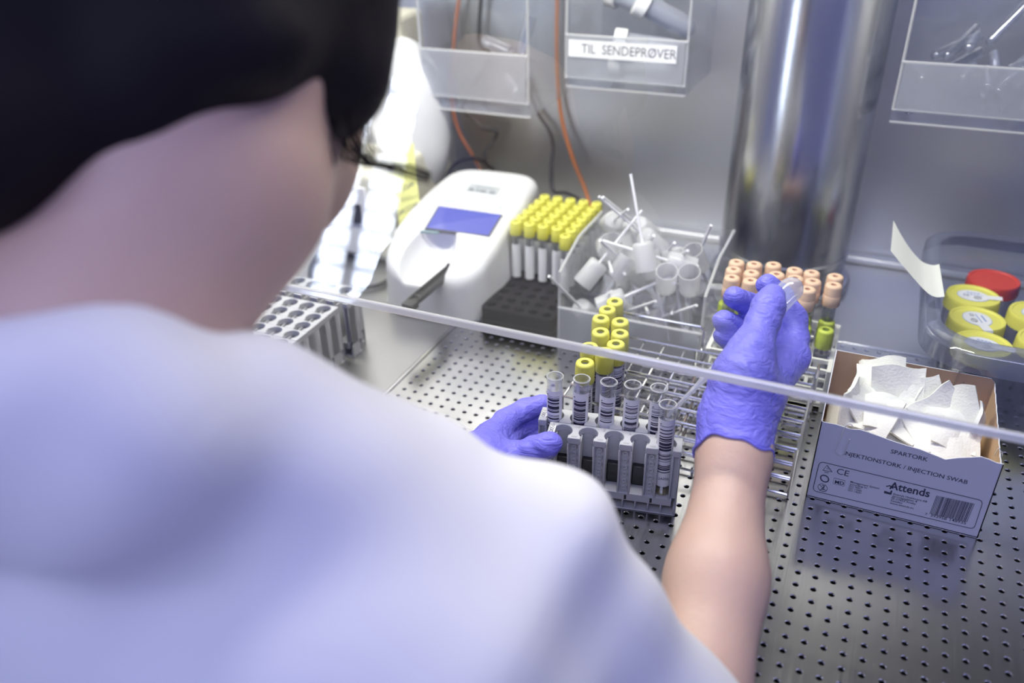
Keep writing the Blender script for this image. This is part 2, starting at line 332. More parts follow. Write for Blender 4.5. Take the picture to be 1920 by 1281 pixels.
# ------------------------------------------------------------------ the room behind the operator
FZ = -0.90
b = MB(); b.box(-4.5, 3.0, -2.3, 1.6, FZ-0.02, FZ); struct(b.build('floor', mat('grey_vinyl_floor', (0.30, 0.31, 0.36), 0.5)), 'grey vinyl floor of the laboratory')
WX0, WX1, WZ0, WZ1 = -2.32, -1.93, -0.05, 1.10
b = MB(); b.box(-4.5, WX0, -2.32, -2.26, FZ, 2.0); b.box(WX1, 3.0, -2.32, -2.26, FZ, 2.0); b.box(WX0, WX1, -2.32, -2.26, FZ, WZ0); b.box(WX0, WX1, -2.32, -2.26, WZ1, 2.0)
struct(b.build('wall_rear', mat('room_wall_paint', (0.5, 0.51, 0.58), 0.8)), 'painted wall of the room behind the operator')
w = struct(link('window_2', None), 'bright daylit window with slatted blind behind the operator')
b = MB(); b.box(WX0, WX1, -2.315, -2.30, WZ0, WZ1); b.build('pane', mat('daylight', (0.8, 0.85, 1.0), 0.5, emit=((0.80, 0.87, 1.0), 15.0)), w, 0)
for k in range(12):
    b = MB(); z = WZ0+0.07+k*0.092; b.box(WX0, WX1, -2.29, -2.275, z, z+0.018); b.build('slat', mat('blind_grey', (0.4, 0.42, 0.5), 0.7), w, 0)
for k in range(1):
    b = MB(); x = -2.16; b.box(x, x+0.06, -2.285, -2.27, WZ0, WZ1); b.build('mullion', mat('blind_grey', (0.4, 0.42, 0.5), 0.7), w, 0)

# lamp body under the cabinet roof
lamp = thing('cabinet_lamp', 'white fluorescent lamp housing under the cabinet roof', 'lamp', (-0.42, 0.62, ZT))
b = MB(); b.box(-0.55, 0.55, -0.07, 0.07, -0.018, 0.0); b.build('housing', WHITE, lamp, bevel=0.004)
# ------------------------------------------------------------------ racks and tubes
RL, RP, RW, RH = 0.106, 0.0205, 0.0185, 0.065                       # five-place rack: length, pitch, width, height
def rack_mesh():
    b = MB(); hr = 0.0077; yc = 0.0; y0, y1 = -RW/2, RW/2; op = 0.0052
    # top plate: outline with five keyhole notches opening to the front (y0)
    poly = [(-RL/2, y1), (-RL/2, y0)]
    for k in range(-2, 3):
        c = k*RP; a0 = math.asin(op/hr)
        poly.append((c-op, y0))
        for t in range(17):
            a = -pi/2-a0-(2*pi-2*a0)*t/16; poly.append((c+hr*math.cos(a), yc+hr*math.sin(a)))
        poly.append((c+op, y0))
    poly += [(RL/2, y0), (RL/2, y1)]
    b.prism(poly[::-1], RH-0.006, RH)
    b.box(-RL/2, RL/2, y1-0.0016, y1, 0.0, RH-0.006)                 # back wall
    for k in range(-3, 3):                                            # pillars between the places
        c = (k+0.5)*RP; x0, x1 = max(c-0.0052, -RL/2), min(c+0.0052, RL/2)
        b.box(x0, x0+0.0016, y0, y1-0.0016, 0.015, RH-0.006); b.box(x1-0.0016, x1, y0, y1-0.0016, 0.015, RH-0.006); b.box(x0, x1, y0+0.0035, y0+0.005, 0.015, RH-0.006)
    b.box(-RL/2, RL/2-0.004, y0, y1-0.0016, 0.0095, 0.017)            # solid band
    b.box(-RL/2, RL/2, y0, y1-0.0016, 0.0, 0.0012)                    # sole
    for k in range(-5, 6): x = k*RP/2; b.box(x-0.0006, x+0.0006, y0, y1-0.0016, 0.0012, 0.0095)
    for x0, x1 in ((-RL/2, -RL/2+0.0014), (RL/2-0.0014, RL/2)):        # end walls with a groove
        b.box(x0, x1, y0, y0+0.0115, 0.0, RH-0.006); b.box(x0+(0.0 if x0 < 0 else -0.002), x1+(0.002 if x0 < 0 else -0.0014), y0+0.0115, y1, 0.0, RH-0.006)
    return b.mesh('rack_body', GREY, 30)
RACK_ME = rack_mesh()
b = MB(); b.lathe([(0.0, 0.0), (0.0011, 0.0), (0.0011, 0.0008), (0.0013, 0.0014), (0.0022, 0.0014), (0.0025, 0.0008), (0.0025, 0.0)], 14); STUD_ME = b.mesh('stud', GREY)
b = MB(); b.box(-0.0009, 0.0009, -0.0002, 0.0, -0.0022, 0.0022); SLOT_ME = b.mesh('slot', DARK, 0)
def make_rack(label, loc, rotz, group=None, detail=False):
    t = thing('tube_rack', label, 'tube rack', loc, (0, 0, rotz), group); o = link('rack_body', RACK_ME, t)
    bv = o.modifiers.new('bevel', 'BEVEL'); bv.width = 0.0004; bv.segments = 1; bv.limit_method = 'ANGLE'; bv.angle_limit = math.radians(50)
    if detail:
        for k in range(-2, 3): b = MB(); b.box(k*RP-0.0048, k*RP+0.0048, 0.002, RW/2-0.0018, 0.0172, 0.036); b.build('black_insert', BLACKP, t, bevel=0.0006)  # plain black block low in each place
        for k in range(-2, 2):
            for j in range(6): link('stud', STUD_ME, t, ((k+0.5)*RP, -RW/2+0.0035, 0.0205+0.0068*j), (pi/2, 0, 0))
            link('slot', SLOT_ME, t, ((k+0.5)*RP+0.002, -RW/2, 0.013))
        for k in range(-2, 2):
            b = MB(); x = (k+0.5)*RP; q = b.box(x-0.0022, x+0.0022, -0.0075, -0.0058, RH, RH+0.0002); b.build('moulded_mark', mat('grey_mark', (0.42, 0.43, 0.45), 0.5), t, 0)
        for k in range(5): text_on(str(5-k), ((k-2)*RP-0.0095, 0.0045, RH), (1, 0, 0), (0, 1, 0), 0.0018, t, 'numeral', mat('grey_mark2', (0.36, 0.37, 0.39), 0.5))
    return t
# the two racks held by the gloved hand (turned a little on the tray)
RA = math.radians(10.5)
def rack_pt(o, x, y, z): return Vector(o)+Matrix.Rotation(RA, 3, 'Z')@Vector((x, y, z))
_h = [onz(x, y, RH) for x, y in ((1056, 809), (1103.6, 813.8), (1151.7, 818), (1200, 822.5), (1249.7, 829))]; RF = sum(_h, Vector())/5; RF.z = 0
_h = [onz(x, y, RH) for x, y in ((1039.7, 782), (1086, 786.4), (1133, 791), (1181, 795.6), (1228, 800.6))]; RB = sum(_h, Vector())/5; RB.z = 0
_n = Matrix.Rotation(RA, 3, 'Z')@Vector((0, 1, 0)); _dd = (RB-RF).dot(_n); RB += _n*(RW+0.0006-_dd)
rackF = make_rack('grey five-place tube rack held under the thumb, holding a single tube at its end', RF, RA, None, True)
rackB = make_rack('grey five-place tube rack behind its twin, holding five barcoded tubes', RB, RA, None, False)
for t in (rackF, rackB):
    b = MB(); b.box(-RL/2+0.0012, -RL/2+0.0058, -0.0055, 0.0045, RH, RH+0.0003); p = b.build('number_label', PAPER, t, 0)
    text_on('0051', (-RL/2+0.0048, -0.005, RH+0.0003), (0, 1, 0), (-1, 0, 0), 0.009, p, 'number', mat('print_grey', (0.2, 0.2, 0.22), 0.6))

def label_patch(r, z0, z1, a0, a1, m, name, parent, n=12):
    b = MB(); v = []
    for j in range(n+1):
        a = a0+(a1-a0)*j/n; v += [(r*math.cos(a), r*math.sin(a), z0), (r*math.cos(a), r*math.sin(a), z1)]
    b.add(v, [(2*j, 2*j+2, 2*j+3, 2*j+1) for j in range(n)]); return b.build(name, m, parent)
def tube_mesh(R, H, n=20, lip=0.0):
    b = MB(); w = 0.0009; pr = [(0.0005, 0.0)]+[(R*math.sin(a), R-R*math.cos(a)) for a in (0.35, 0.7, 1.05, 1.35)]+[(R, R)]
    pr += [(R, H-0.004), (R+lip, H-0.0035), (R+lip, H-0.0006), (R+lip-0.0006, H), (R-w, H), (R-w, H-0.003), (R-w, R)]+[((R-w)*math.sin(a), w+(R-w)-(R-w)*math.cos(a)) for a in (1.2, 0.8, 0.4)]+[(0.0004, w)]
    b.lathe(pr, n); return b
def liquid(R, z0, z1, parent, m=LIQ):
    b = MB(); b.lathe([(0.0003, z0), (R*0.6, z0+0.001), (R, z0+0.004), (R, z1), (0.0003, z1)], 16); return b.build('liquid', m, parent)
ROTL = -pi/2+0.28                                                       # labels face the operator
# open clear tube with barcode label
def open_tube(label, loc, rot, group=None, full=False):
    t = thing('sample_tube', label, 'test tube', loc, rot, group); tube_mesh(0.0064, 0.1, 22, 0.0006).build('tube_wall', CLEAR, t)
    a, hw = 0.0, 1.25
    lb = label_patch(0.00655, 0.035, 0.0885, -hw-0.2, hw, PAPER, 'label', t); label_patch(0.00665, 0.038, 0.0835, -0.85, 0.75, BAR, 'barcode', lb)
    liquid(0.0054, 0.002, 0.021, t)
    MB().tube([(0.0066*math.cos(q), 0.0066*math.sin(q), 0.0993) for q in np.linspace(0, 2*pi, 25)], 0.00042, 6, cap=False).build('mouth_rim', EDGE, t)
    b = MB(); b.box(0.0066, 0.0067, -0.0052, -0.004, 0.0855, 0.0862); b.build('print_tick', INK, lb, 0)
    return t
_tops = [(1041, 704), (1091, 709), (1142, 715), (1187, 720), (1236, 726)]
ot = None
for k in range(5):
    base = rack_pt(RB, (k-2)*RP, 0, 0.004); top = onz(*_tops[k], 0.104); d = Vector((top.x-base.x, top.y-base.y, 0.1)).normalized()
    q = Vector((0, 0, 1)).rotation_difference(d).to_euler(); rz = ROTL+(k-2)*0.06
    e = (q.to_matrix()@Matrix.Rotation(rz, 3, 'Z')).to_euler()
    if ot is None: ot = open_tube('uncapped clear tube with barcode label in the rear grey rack', base, e, 'open barcoded tubes in the rear rack')
    else: dup(ot, base, e)
base = rack_pt(RF, 2*RP, -0.0005, 0.003); top = onz(1253, 753, 0.105); d = Vector((top.x-base.x, top.y-base.y, 0.102)).normalized()
e = (Vector((0, 0, 1)).rotation_difference(d).to_matrix()@Matrix.Rotation(ROTL, 3, 'Z')).to_euler()
tubeF = dup(ot, base, e, 'uncapped clear barcoded tube standing alone in the front grey rack, pipette tip in it'); del tubeF['group']
TF_TOP = base+d*0.1; TF_DIR = d
for ch in tubeF.children:
    if ch.name.startswith('label'):
        text_on('2A250', (0.0066, -0.004, 0.0315), (0, 1, 0), (0, 0, 1), 0.008, ch, 'printed_number', INK)
lb2 = label_patch(0.0065, 0.024, 0.035, -1.2, 1.2, PAPER, 'label_lower_band', tubeF)

# capped tubes -------------------------------------------------------------
def cap_mesh(r, h, hole=0.0035, ribs=26):
    """turned cap with a domed shoulder, ribbed skirt and sunk centre; material 1 = septum"""
    b = MB(); n = ribs*2; prof = [(hole, h-0.0035), (hole, h-0.0004), (hole+0.0008, h), (r-0.0018, h), (r-0.0006, h-0.0008), (r, h-0.0025), (r, h*0.78), (r*1.03, h*0.74), (r*1.05, 0.0006), (r*1.02, 0.0), (r*0.8, 0.0)]
    v = []; k = len(prof)
    for j in range(n):
        a = 2*pi*j/n
        for i, (q, z) in enumerate(prof):
            qq = q-(0.00028 if (j % 2 and 6 <= i <= 9) else 0); v.append((qq*math.cos(a), qq*math.sin(a), z))
    b.add(v, [(j*k+i, ((j+1) % n)*k+i, ((j+1) % n)*k+i+1, j*k+i+1) for j in range(n) for i in range(k-1)])
    b.add([(hole*math.cos(2*pi*j/12), hole*math.sin(2*pi*j/12), h-0.0032) for j in range(12)], [tuple(range(12))], 1)
    return b
def capped_tube(name, label, capm, sept, R, H, cr, ch, overlap, group, liqz=0.03, lab=(0.025, 0.065), bar=True, hole=0.0035, ribs=26, lm=PAPER, liqm=LIQ):
    t = thing(name, label, 'test tube', (0, 0, 0), (0, 0, 0), group)
    tube_mesh(R, H, 16).build('tube_wall', CLEAR, t)
    c = cap_mesh(cr, ch, hole, ribs).build('cap', [capm, sept], t, 40); c.location = (0, 0, H-overlap)
    if lab:
        lb = label_patch(R+0.0002, lab[0], lab[1], -1.9, 1.3, lm, 'label', t)
        if bar: label_patch(R+0.0003, lab[0]+0.003, lab[1]-0.003, -0.75, 0.75, BAR, 'barcode', lb)
    if liqz: liquid(R-0.001, 0.0015, liqz, t, liqm)
    return t
def scatter(proto, spots):
    for i, (p, r) in enumerate(spots):
        if i == 0: proto.location = p; proto.rotation_euler = r
        else: dup(proto, p, r)

# yellow-capped tubes in the wire rack
ZW = 0.0055
y1 = capped_tube('yellow_cap_tube', 'yellow-capped tube with barcode label standing in the wire rack', YELLOW, GREYD, 0.0066, 0.088, 0.0079, 0.019, 0.011, 'yellow-capped tubes in the wire rack', 0.05, (0.026, 0.074))
caps = [(1153, 565), (1139, 580), (1127, 597), (1163, 603), (1126, 622), (1163, 625), (1155, 645), (1105, 650), (1134, 660), (1097, 680)]
cells = []
for i, p in enumerate(caps):
    q = onz(*p, 0.1005); base = Vector((q.x+0.003*math.sin(i*2.1), q.y+0.004+0.003*math.cos(i*1.7), ZW)); d = (q-base).normalized()
    cells.append((base, (Vector((0, 0, 1)).rotation_difference(d).to_matrix()@Matrix.Rotation(ROTL+0.45+0.25*math.sin(i*3.3), 3, 'Z')).to_euler()))
scatter(y1, cells)

# black foam rack and its tubes
fr = thing('foam_tube_rack', 'black rubber tube block with a grid of round holes, rear half full of tubes', 'tube rack')
def foam_rack():
    x0, px, y0, py, H = -0.3641, 0.0169, 0.7445, 0.0177, 0.026; nx, ny = 5, 10; r = 0.0058; b = MB(); K = 12; an = [math.radians(45+30*k) for k in range(K)]
    for i in range(nx):
        for j in range(ny):
            cx, cy = x0+i*px, y0+j*py; v = [(cx+sx*px/2, cy+sy*py/2, H) for sx, sy in ((1, 1), (-1, 1), (-1, -1), (1, -1))]
            for q, z in ((r+0.0006, H), (r, H-0.0008), (r, 0.006)): v += [(cx+q*math.cos(a), cy+q*math.sin(a), z) for a in an]
            f = [(q, (q+1) % 4, *[4+(3*q+3-t) % K for t in range(4)]) for q in range(4)]
            for g in range(2): f += [(4+g*K+k, 4+g*K+(k+1) % K, 4+(g+1)*K+(k+1) % K, 4+(g+1)*K+k) for k in range(K)]
            b.add(v, f); b.add([(cx+r*math.cos(a), cy+r*math.sin(a), 0.006) for a in an], [tuple(range(K))])
    xa, xb, ya, yb = x0-px/2, x0+(nx-0.5)*px, y0-py/2, y0+(ny-0.5)*py
    out = rrect(xa-0.0015, xb+0.0015, ya-0.0015, yb+0.0015, 0.006); n = len(out)
    rings = [(0.0, 0.0), (0.0012, 0.010), (0.0, 0.0105), (0.0, H-0.001), (-0.001, H)]
    cxm, cym = (xa+xb)/2, (ya+yb)/2; v = []
    for off, z in rings: v += [(x+off*(1 if x > cxm else -1), y+off*(1 if y > cym else -1), z) for x, y in out]
    b.add(v, [(g*n+k, g*n+(k+1) % n, (g+1)*n+(k+1) % n, (g+1)*n+k) for g in range(len(rings)-1) for k in range(n)])
    m = MB(); m.v = b.v; m.f = b.f; m.m = b.m; m.build('block', BLACK, fr)
    rows = []
    return x0, px, y0, py, ny
fx0, fpx, fy0, fpy, fny = foam_rack()
y2 = capped_tube('yellow_cap_tube', 'yellow-capped empty tube standing in the black rubber block', YELLOW, GREYD, 0.0052, 0.0865, 0.0066, 0.0165, 0.0095, 'yellow-capped tubes in the black block', 0, (0.024, 0.066), False, 0.0031, 18)
sp = [((fx0+i*fpx, fy0+(4+j)*fpy, 0.0065), (0, 0, ROTL+0.5*math.sin(i*2+j))) for j in range(6) for i in range(5)]+[((fx0+4*fpx, fy0+3*fpy, 0.0065), (0, 0, ROTL))]
scatter(y2, sp)

# white plastic rack, beige- and lime-capped tubes
wr = thing('white_tube_rack', 'white plastic grid rack with beige- and lime-capped tubes', 'tube rack')
wx0, wx1, wy0, wy1, WH = -0.1135, -0.0015, 0.7075, 0.800, 0.046; nwx, nwy = 6, 5
def white_rack():
    m = mat('white_rack_plastic', (0.74, 0.74, 0.70), 0.45); px = (wx1-wx0)/nwx; py = (wy1-wy0)/nwy
    for z0, z1, nm in ((WH-0.004, WH, 'top_grid'), (0.022, 0.025, 'middle_grid')):
        b = MB()
        for i in range(nwx+1): x = wx0+i*px; w = 0.0016 if 0 < i < nwx else 0.002; b.box(x-w, x+w, wy0, wy1, z0, z1)
        for j in range(nwy+1): y = wy0+j*py; w = 0.0015; b.box(wx0-0.002, wx1+0.002, y-w, y+w, z0+0.0001, z1+0.0001)
        b.build(nm, m, wr)
    b = MB(); K = 12; an = [math.radians(45+30*k) for k in range(K)]; z = 0.005
    for i in range(nwx):
        for j in range(nwy):
            cx, cy = wx0+(i+0.5)*px, wy0+(j+0.5)*py; v = [(cx+sx*px/2, cy+sy*py/2, z) for sx, sy in ((1, 1), (-1, 1), (-1, -1), (1, -1))]
            for zz in (z, 0.0025): v += [(cx+0.0042*math.cos(a), cy+0.0036*math.sin(a), zz) for a in an]
            b.add(v, [(q, (q+1) % 4, *[4+(3*q+3-t) % K for t in range(4)]) for q in range(4)]+[(4+k, 4+(k+1) % K, 4+K+(k+1) % K, 4+K+k) for k in range(K)])
    b.build('base_grid', m, wr)
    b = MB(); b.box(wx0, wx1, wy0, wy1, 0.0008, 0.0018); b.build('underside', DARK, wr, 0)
    for x in (wx0, wx1):
        b = MB(); s = 0.002
        for y in (wy0, wy1): b.box(x-s, x+s, y-s, y+s, 0, WH)
        b.box(x-s, x+s, wy0, wy1, 0, 0.005); b.box(x-s*0.6, x+s*0.6, (wy0+wy1)/2-0.003, (wy0+wy1)/2+0.003, 0, WH); b.build('side_frame', m, wr, bevel=0.0005)
white_rack()
bt = capped_tube('beige_cap_tube', 'beige-capped clear tube standing in the white grid rack', BEIGE, RUST, 0.0062, 0.098, 0.0077, 0.021, 0.0135, 'beige-capped tubes in the white rack', 0, (0.03, 0.05), False, 0.0026, 20)
# two-piece cap: a groove ring under the head
b = MB(); b.lathe([(0.0079, 0.0), (0.0082, 0.0005), (0.0082, 0.0105), (0.0079, 0.011)], 20); g = b.build('cap_collar', BEIGE, bt); g.location = (0, 0, 0.0845-0.0005)
bpx = [(1382, 490), (1415, 494), (1451, 495), (1491, 505), (1523, 510), (1567, 517), (1376, 504), (1410, 510), (1457, 513), (1492, 520), (1525, 526), (1564, 533), (1373, 519), (1408, 525), (1471, 531), (1515, 541)]
ZB = 0.006; sp = []
for p in bpx:
    q = onz(*p, ZB+0.1055); sp.append(((q.x, q.y, ZB), (0, 0, ROTL+1.2*math.sin(q.x*300))))
scatter(bt, sp)
lt = capped_tube('lime_cap_tube', 'lime-capped tube with a white label in the white grid rack', LIME, mat('slate_septum', (0.07, 0.10, 0.10), 0.6), 0.0062, 0.062, 0.0076, 0.019, 0.013, 'lime-capped tubes in the white rack', 0.02, (0.004, 0.036), False, 0.0032, 24)
sp = []
for p in [(1551, 600), (1549, 617), (1507, 592), (1507, 610), (1362, 566), (1395, 575)]:
    q = onz(*p, ZB+0.068); sp.append(((q.x, q.y, ZB), (0, 0, ROTL+0.4)))
scatter(lt, sp)

# wire rack
wk = thing('wire_tube_rack', 'three-tier chromed wire tube rack standing on the tray', 'tube rack')
def wire_rack():
    x0, x1, y0, y1 = -0.212, -0.0125, 0.569, 0.690; nx, ny = 11, 7; r = 0.0012
    for z in (0.0505, 0.021, 0.0035):
        for j in range(ny): y = y0+(y1-y0)*j/(ny-1); MB().tube([(x0, y, z), (x1, y, z)], r, 6).build('wire', WIRE, wk)
        for i in range(nx): x = x0+(x1-x0)*i/(nx-1); MB().tube([(x, y0, z-2*r), (x, y1, z-2*r)], r, 6).build('wire', WIRE, wk)
    for x in (x0, x0+(x1-x0)/nx*5, x1):
        for y in (y0, y1): MB().tube([(x, y, 0.0012), (x, y, 0.0505)], r*1.2, 6).build('upright', WIRE, wk)
        MB().tube([(x, y0, 0.0012), (x, y1, 0.0012)], r, 6).build('foot_wire', WIRE, wk)
    xm = -0.116
    MB().tube([(x0, y1+0.002, 0.05), (x0, y1+0.002, 0.072), (x0+0.004, y1+0.002, 0.0755), (xm-0.004, y1+0.002, 0.0755), (xm, y1+0.002, 0.072), (xm, y1+0.002, 0.002)], r*1.25, 8).build('handle', WIRE, wk)
    MB().tube([(x1+0.002, y1-0.03, 0.05), (x1+0.002, y1-0.028, 0.062), (x1+0.002, y1-0.004, 0.062), (x1+0.002, y1, 0.05), (x1+0.002, y1, 0.002)], r*1.2, 8).build('handle', WIRE, wk)
wire_rack()

# grey racks parked beside the white analyser
for k, (y, x) in enumerate([(0.4730, -0.526), (0.4915, -0.526), (0.5100, -0.526), (0.5285, -0.5255), (0.5473, -0.5262), (0.5660, -0.5268), (0.5845, -0.5274), (0.6030, -0.528), (0.6300, -0.523), (0.6486, -0.5315)]):
    if k < 8: make_rack('empty grey five-place tube rack in the close-packed block beside the white analyser', (x, y, 0), math.radians(0.6), 'empty grey racks parked side by side')
    else: make_rack(('empty grey tube rack lying just beyond the gap behind the packed block', 'empty grey tube rack last beyond the gap, nearest the cream machine')[k-8], (x, y, 0), math.radians(0.6))
# ------------------------------------------------------------------ white analyser
AR = math.radians(4); AO = Vector((-0.437, 0.727, 0))
an = thing('urine_analyser', 'white tabletop test strip analyser with blue screen and black strip tray', 'analyser', AO, (0, 0, AR))
def to_an(p): return Matrix.Rotation(-AR, 3, 'Z')@(Vector(p)-AO)
HY = np.array([-0.02, 0.0, 0.03, 0.06, 0.10, 0.16, 0.235, 0.3]); HZ = np.array([0.045, 0.054, 0.071, 0.083, 0.091, 0.097, 0.101, 0.104])
def an_field(P):
    x, y, z = P[:, 0], P[:, 1], P[:, 2]
    hw = np.interp(y, [0, 0.06, 0.15, 0.235], [0.062, 0.0725, 0.074, 0.068])-0.006*np.clip(z/0.1, 0, 1)
    qx = np.abs(x)-(hw-0.030); qy = np.abs(y-0.1175)-(0.1175-0.030); plan = np.hypot(np.maximum(qx, 0), np.maximum(qy, 0))+np.minimum(np.maximum(qx, qy), 0)-0.030
    # front is a broad curve
    front = np.hypot(x, (y-0.105)*1.0)-0.112; plan = np.where(y < 0.06, np.maximum(plan, front*0.9), plan)
    top = (z-np.interp(y, HY, HZ)-0.004*(1-(x/0.075)**2))*0.93
    d = -smin(-plan, -top, 0.012); d = -smin(-d, z+0.0, 0.003) if False else np.maximum(d, -z)
    sc = ell_d(P, (-0.008, -0.020, 0.085), (0.036, 0.098, 0.052)); sc = np.maximum(sc, (0.043+0.04*np.maximum(y, 0))-z)
    return -smin(-d, sc, 0.0025)
net_obj('casing', an_field, (-0.085, -0.012, -0.006), (0.085, 0.245, 0.118), 0.0022, WHITE, an, 3)
b = MB(); b.prism([(x*1.0, y) for x, y in rrect(-0.0725, 0.0725, 0.004, 0.233, 0.04, 8)], 0.0, 0.004); b.build('base_plate', mat('light_grey_plastic', (0.55, 0.55, 0.57), 0.45), an)
def top_z(x, y): return float(np.interp(y, HY, HZ))+0.004*(1-(x/0.075)**2)
def on_top(px, py):
    """local point of a pixel on the analyser's top surface"""
    z = 0.09
    for _ in range(8): q = to_an(onz(px, py, z)); z = top_z(q.x, q.y)
    return Vector((q.x, q.y, z))
def quad_plate(pts, th, m, name, parent, lift=0.0):
    c = [Vector(p) for p in pts]; n = (c[1]-c[0]).cross(c[3]-c[0]).normalized(); n = n if n.z > 0 else -n
    b = MB(); lo = [p+n*(lift-0.003) for p in c]; up = [p+n*(lift+th) for p in c]; b.add(lo+up, [(0, 1, 2, 3), (4, 5, 6, 7), (0, 1, 5, 4), (1, 2, 6, 5), (2, 3, 7, 6), (3, 0, 4, 7)]); return b.build(name, m, parent, 0)
scq = [on_top(*p) for p in ((797, 432), (918, 446), (943, 405), (822, 388))]
quad_plate(scq, 0.0016, mat('bezel_grey', (0.12, 0.12, 0.15), 0.4), 'screen_bezel', an)
cen = sum(scq, Vector())/4; ins = [cen+(p-cen)*0.95 for p in scq]; scr = quad_plate(ins, 0.0020, SCREEN, 'screen', an)
lbq = [on_top(*p) for p in ((873, 359), (931, 368), (939, 353), (884, 345))]; lp = quad_plate(lbq, 0.0008, mat('label_silver', (0.50, 0.53, 0.55), 0.5), 'name_plate', an)
u = lbq[1]-lbq[0]; v_ = lbq[3]-lbq[0]; PG = mat('print_grey', (0.2, 0.2, 0.22), 0.6); TL = mat('teal_print', (0.30, 0.42, 0.45), 0.6)
for a0, a1, q0, q1 in ((0.06, 0.22, 0.12, 0.42), (0.30, 0.38, 0.15, 0.4), (0.42, 0.62, 0.15, 0.4), (0.72, 0.9, 0.15, 0.4), (0.2, 0.85, 0.66, 0.74)):
    quad_plate([lbq[0]+u*a0+v_*q0, lbq[0]+u*a1+v_*q0, lbq[0]+u*a1+v_*q1, lbq[0]+u*a0+v_*q1], 0.0010, PG, 'printed_mark', lp)
for (px0, py0, px1, py1) in ((833, 377, 853, 379), (930, 389, 945, 392), (788, 437, 822, 441)):
    p0, p1 = on_top(px0, py0), on_top(px1, py1); up_ = Vector((0, 0.002, 0.0004)); quad_plate([p0, p1, p1+up_, p0+up_], 0.0004, TL, 'printed_mark', an)
# strip tray lying in the scoop
t0, t1 = to_an(onz(773, 574, 0.046)), to_an(onz(850, 508, 0.050)); ax = (t1-t0); LT = ax.length; ta = math.atan2(ax.y, ax.x); tl = math.atan2(ax.z, math.hypot(ax.x, ax.y))
b = MB(); b.box(-0.016, 0.016, -0.004, 0.060, -0.003, 0.0); sl = b.build('slide_plate', WHITE, an, bevel=0.001); sl.location = (t0.x+0.006, 0.006, 0.0462); sl.rotation_euler = (0.04, 0, 0)
b = MB(); w = 0.0065; b.box(0, LT, -w, w, -0.002, 0.0005); b.box(0, LT, -w, -w+0.0022, 0, 0.0045); b.box(0, LT, w-0.0022, w, 0, 0.0045); b.box(LT-0.004, LT, -w, w, 0, 0.0055); b.box(-0.010, 0.003, -w*1.05, w*1.05, -0.005, 0.0035); b.box(0.012, 0.014, -w, w, 0, 0.003)
tr = b.build('strip_tray', BLACKP, an, bevel=0.0006); tr.location = t0+Vector((0, 0, 0.0035)); tr.rotation_euler = (0, -tl, ta)

# ------------------------------------------------------------------ cream machine behind it
cm = thing('cream_machine', 'cream and white bench machine with a curved hood standing behind the grey racks', 'machine', (-0.60, 0.93, 0))
def cm_field(P):
    x, y, z = P[:, 0], P[:, 1], P[:, 2]; q = np.stack([np.abs(x)-0.040, np.abs(y)-0.080, np.abs(z-0.07)-0.055], 1); d = np.linalg.norm(np.maximum(q, 0), axis=1)+np.minimum(q.max(1), 0)-0.014
    sl = (z-0.132-0.10*y)*0.97; return -smin(-d, -sl, 0.01)
net_obj('body', cm_field, (-0.062, -0.102, -0.004), (0.062, 0.102, 0.15), 0.0028, CREAM, cm, 2)
def hood_field(P):
    d = ell_d(P, (0.012, 0.030, 0.155), (0.062, 0.050, 0.110)); d2 = ell_d(P, (0.006, -0.030, 0.150), (0.034, 0.040, 0.080)); return -smin(-d, d2, 0.006)
net_obj('hood', hood_field, (-0.06, -0.03, 0.04), (0.08, 0.09, 0.27), 0.003, WHITE, cm, 3)
b = MB(); b.box(-0.050, 0.010, 0.03, 0.10, 0.19, 0.29); b.build('rear_housing', CREAM, cm, bevel=0.008, seg=3)
b = MB(); b.box(-0.050, 0.020, -0.0955, -0.090, 0.010, 0.105); b.build('front_panel', WHITE, cm, bevel=0.003)
b = MB(); b.prism([(-0.012, 0), (0.008, 0), (0.008, 0.026), (0.0, 0.026)], 0, 0.003); nt = b.build('dark_notch', BLACKP, cm, 0); nt.location = (0.002, -0.0945, 0.055); nt.rotation_euler = (pi/2, 0, 0)
# sticky note hanging on the machine
npx = [((737, 280), (775, 268)), ((740, 330), (779, 312)), ((744, 378), (784, 360)), ((748, 423), (790, 400))]
b = MB(); v = []
for k, (l, r) in enumerate(npx): v += [ony(*l, 0.865-0.010*k), ony(*r, 0.868-0.010*k)]
v += [p+Vector((0, 0.0004, 0)) for p in v]
b.add(v, [(2*k, 2*k+1, 2*k+3, 2*k+2) for k in range(3)]+[(8+2*k, 8+2*k+1, 8+2*k+3, 8+2*k+2) for k in range(3)])
sn = tag(b.build('sticky_note', STICKY), 'yellow handwritten sticky note hanging on the cream machine', 'note')
for (x0, y0, x1, y1, yy) in ((742, 362, 776, 345, 0.8405), (748, 402, 784, 383, 0.8315)):
    pts = []
    for k in range(41):
        t = k/40; pts.append(ony(x0+(x1-x0)*t+3*math.sin(t*38), y0+(y1-y0)*t+5*math.cos(t*38+math.sin(t*9))-2, yy))
    MB().tube(pts, 0.0005, 4).build('handwriting', INKG, sn)

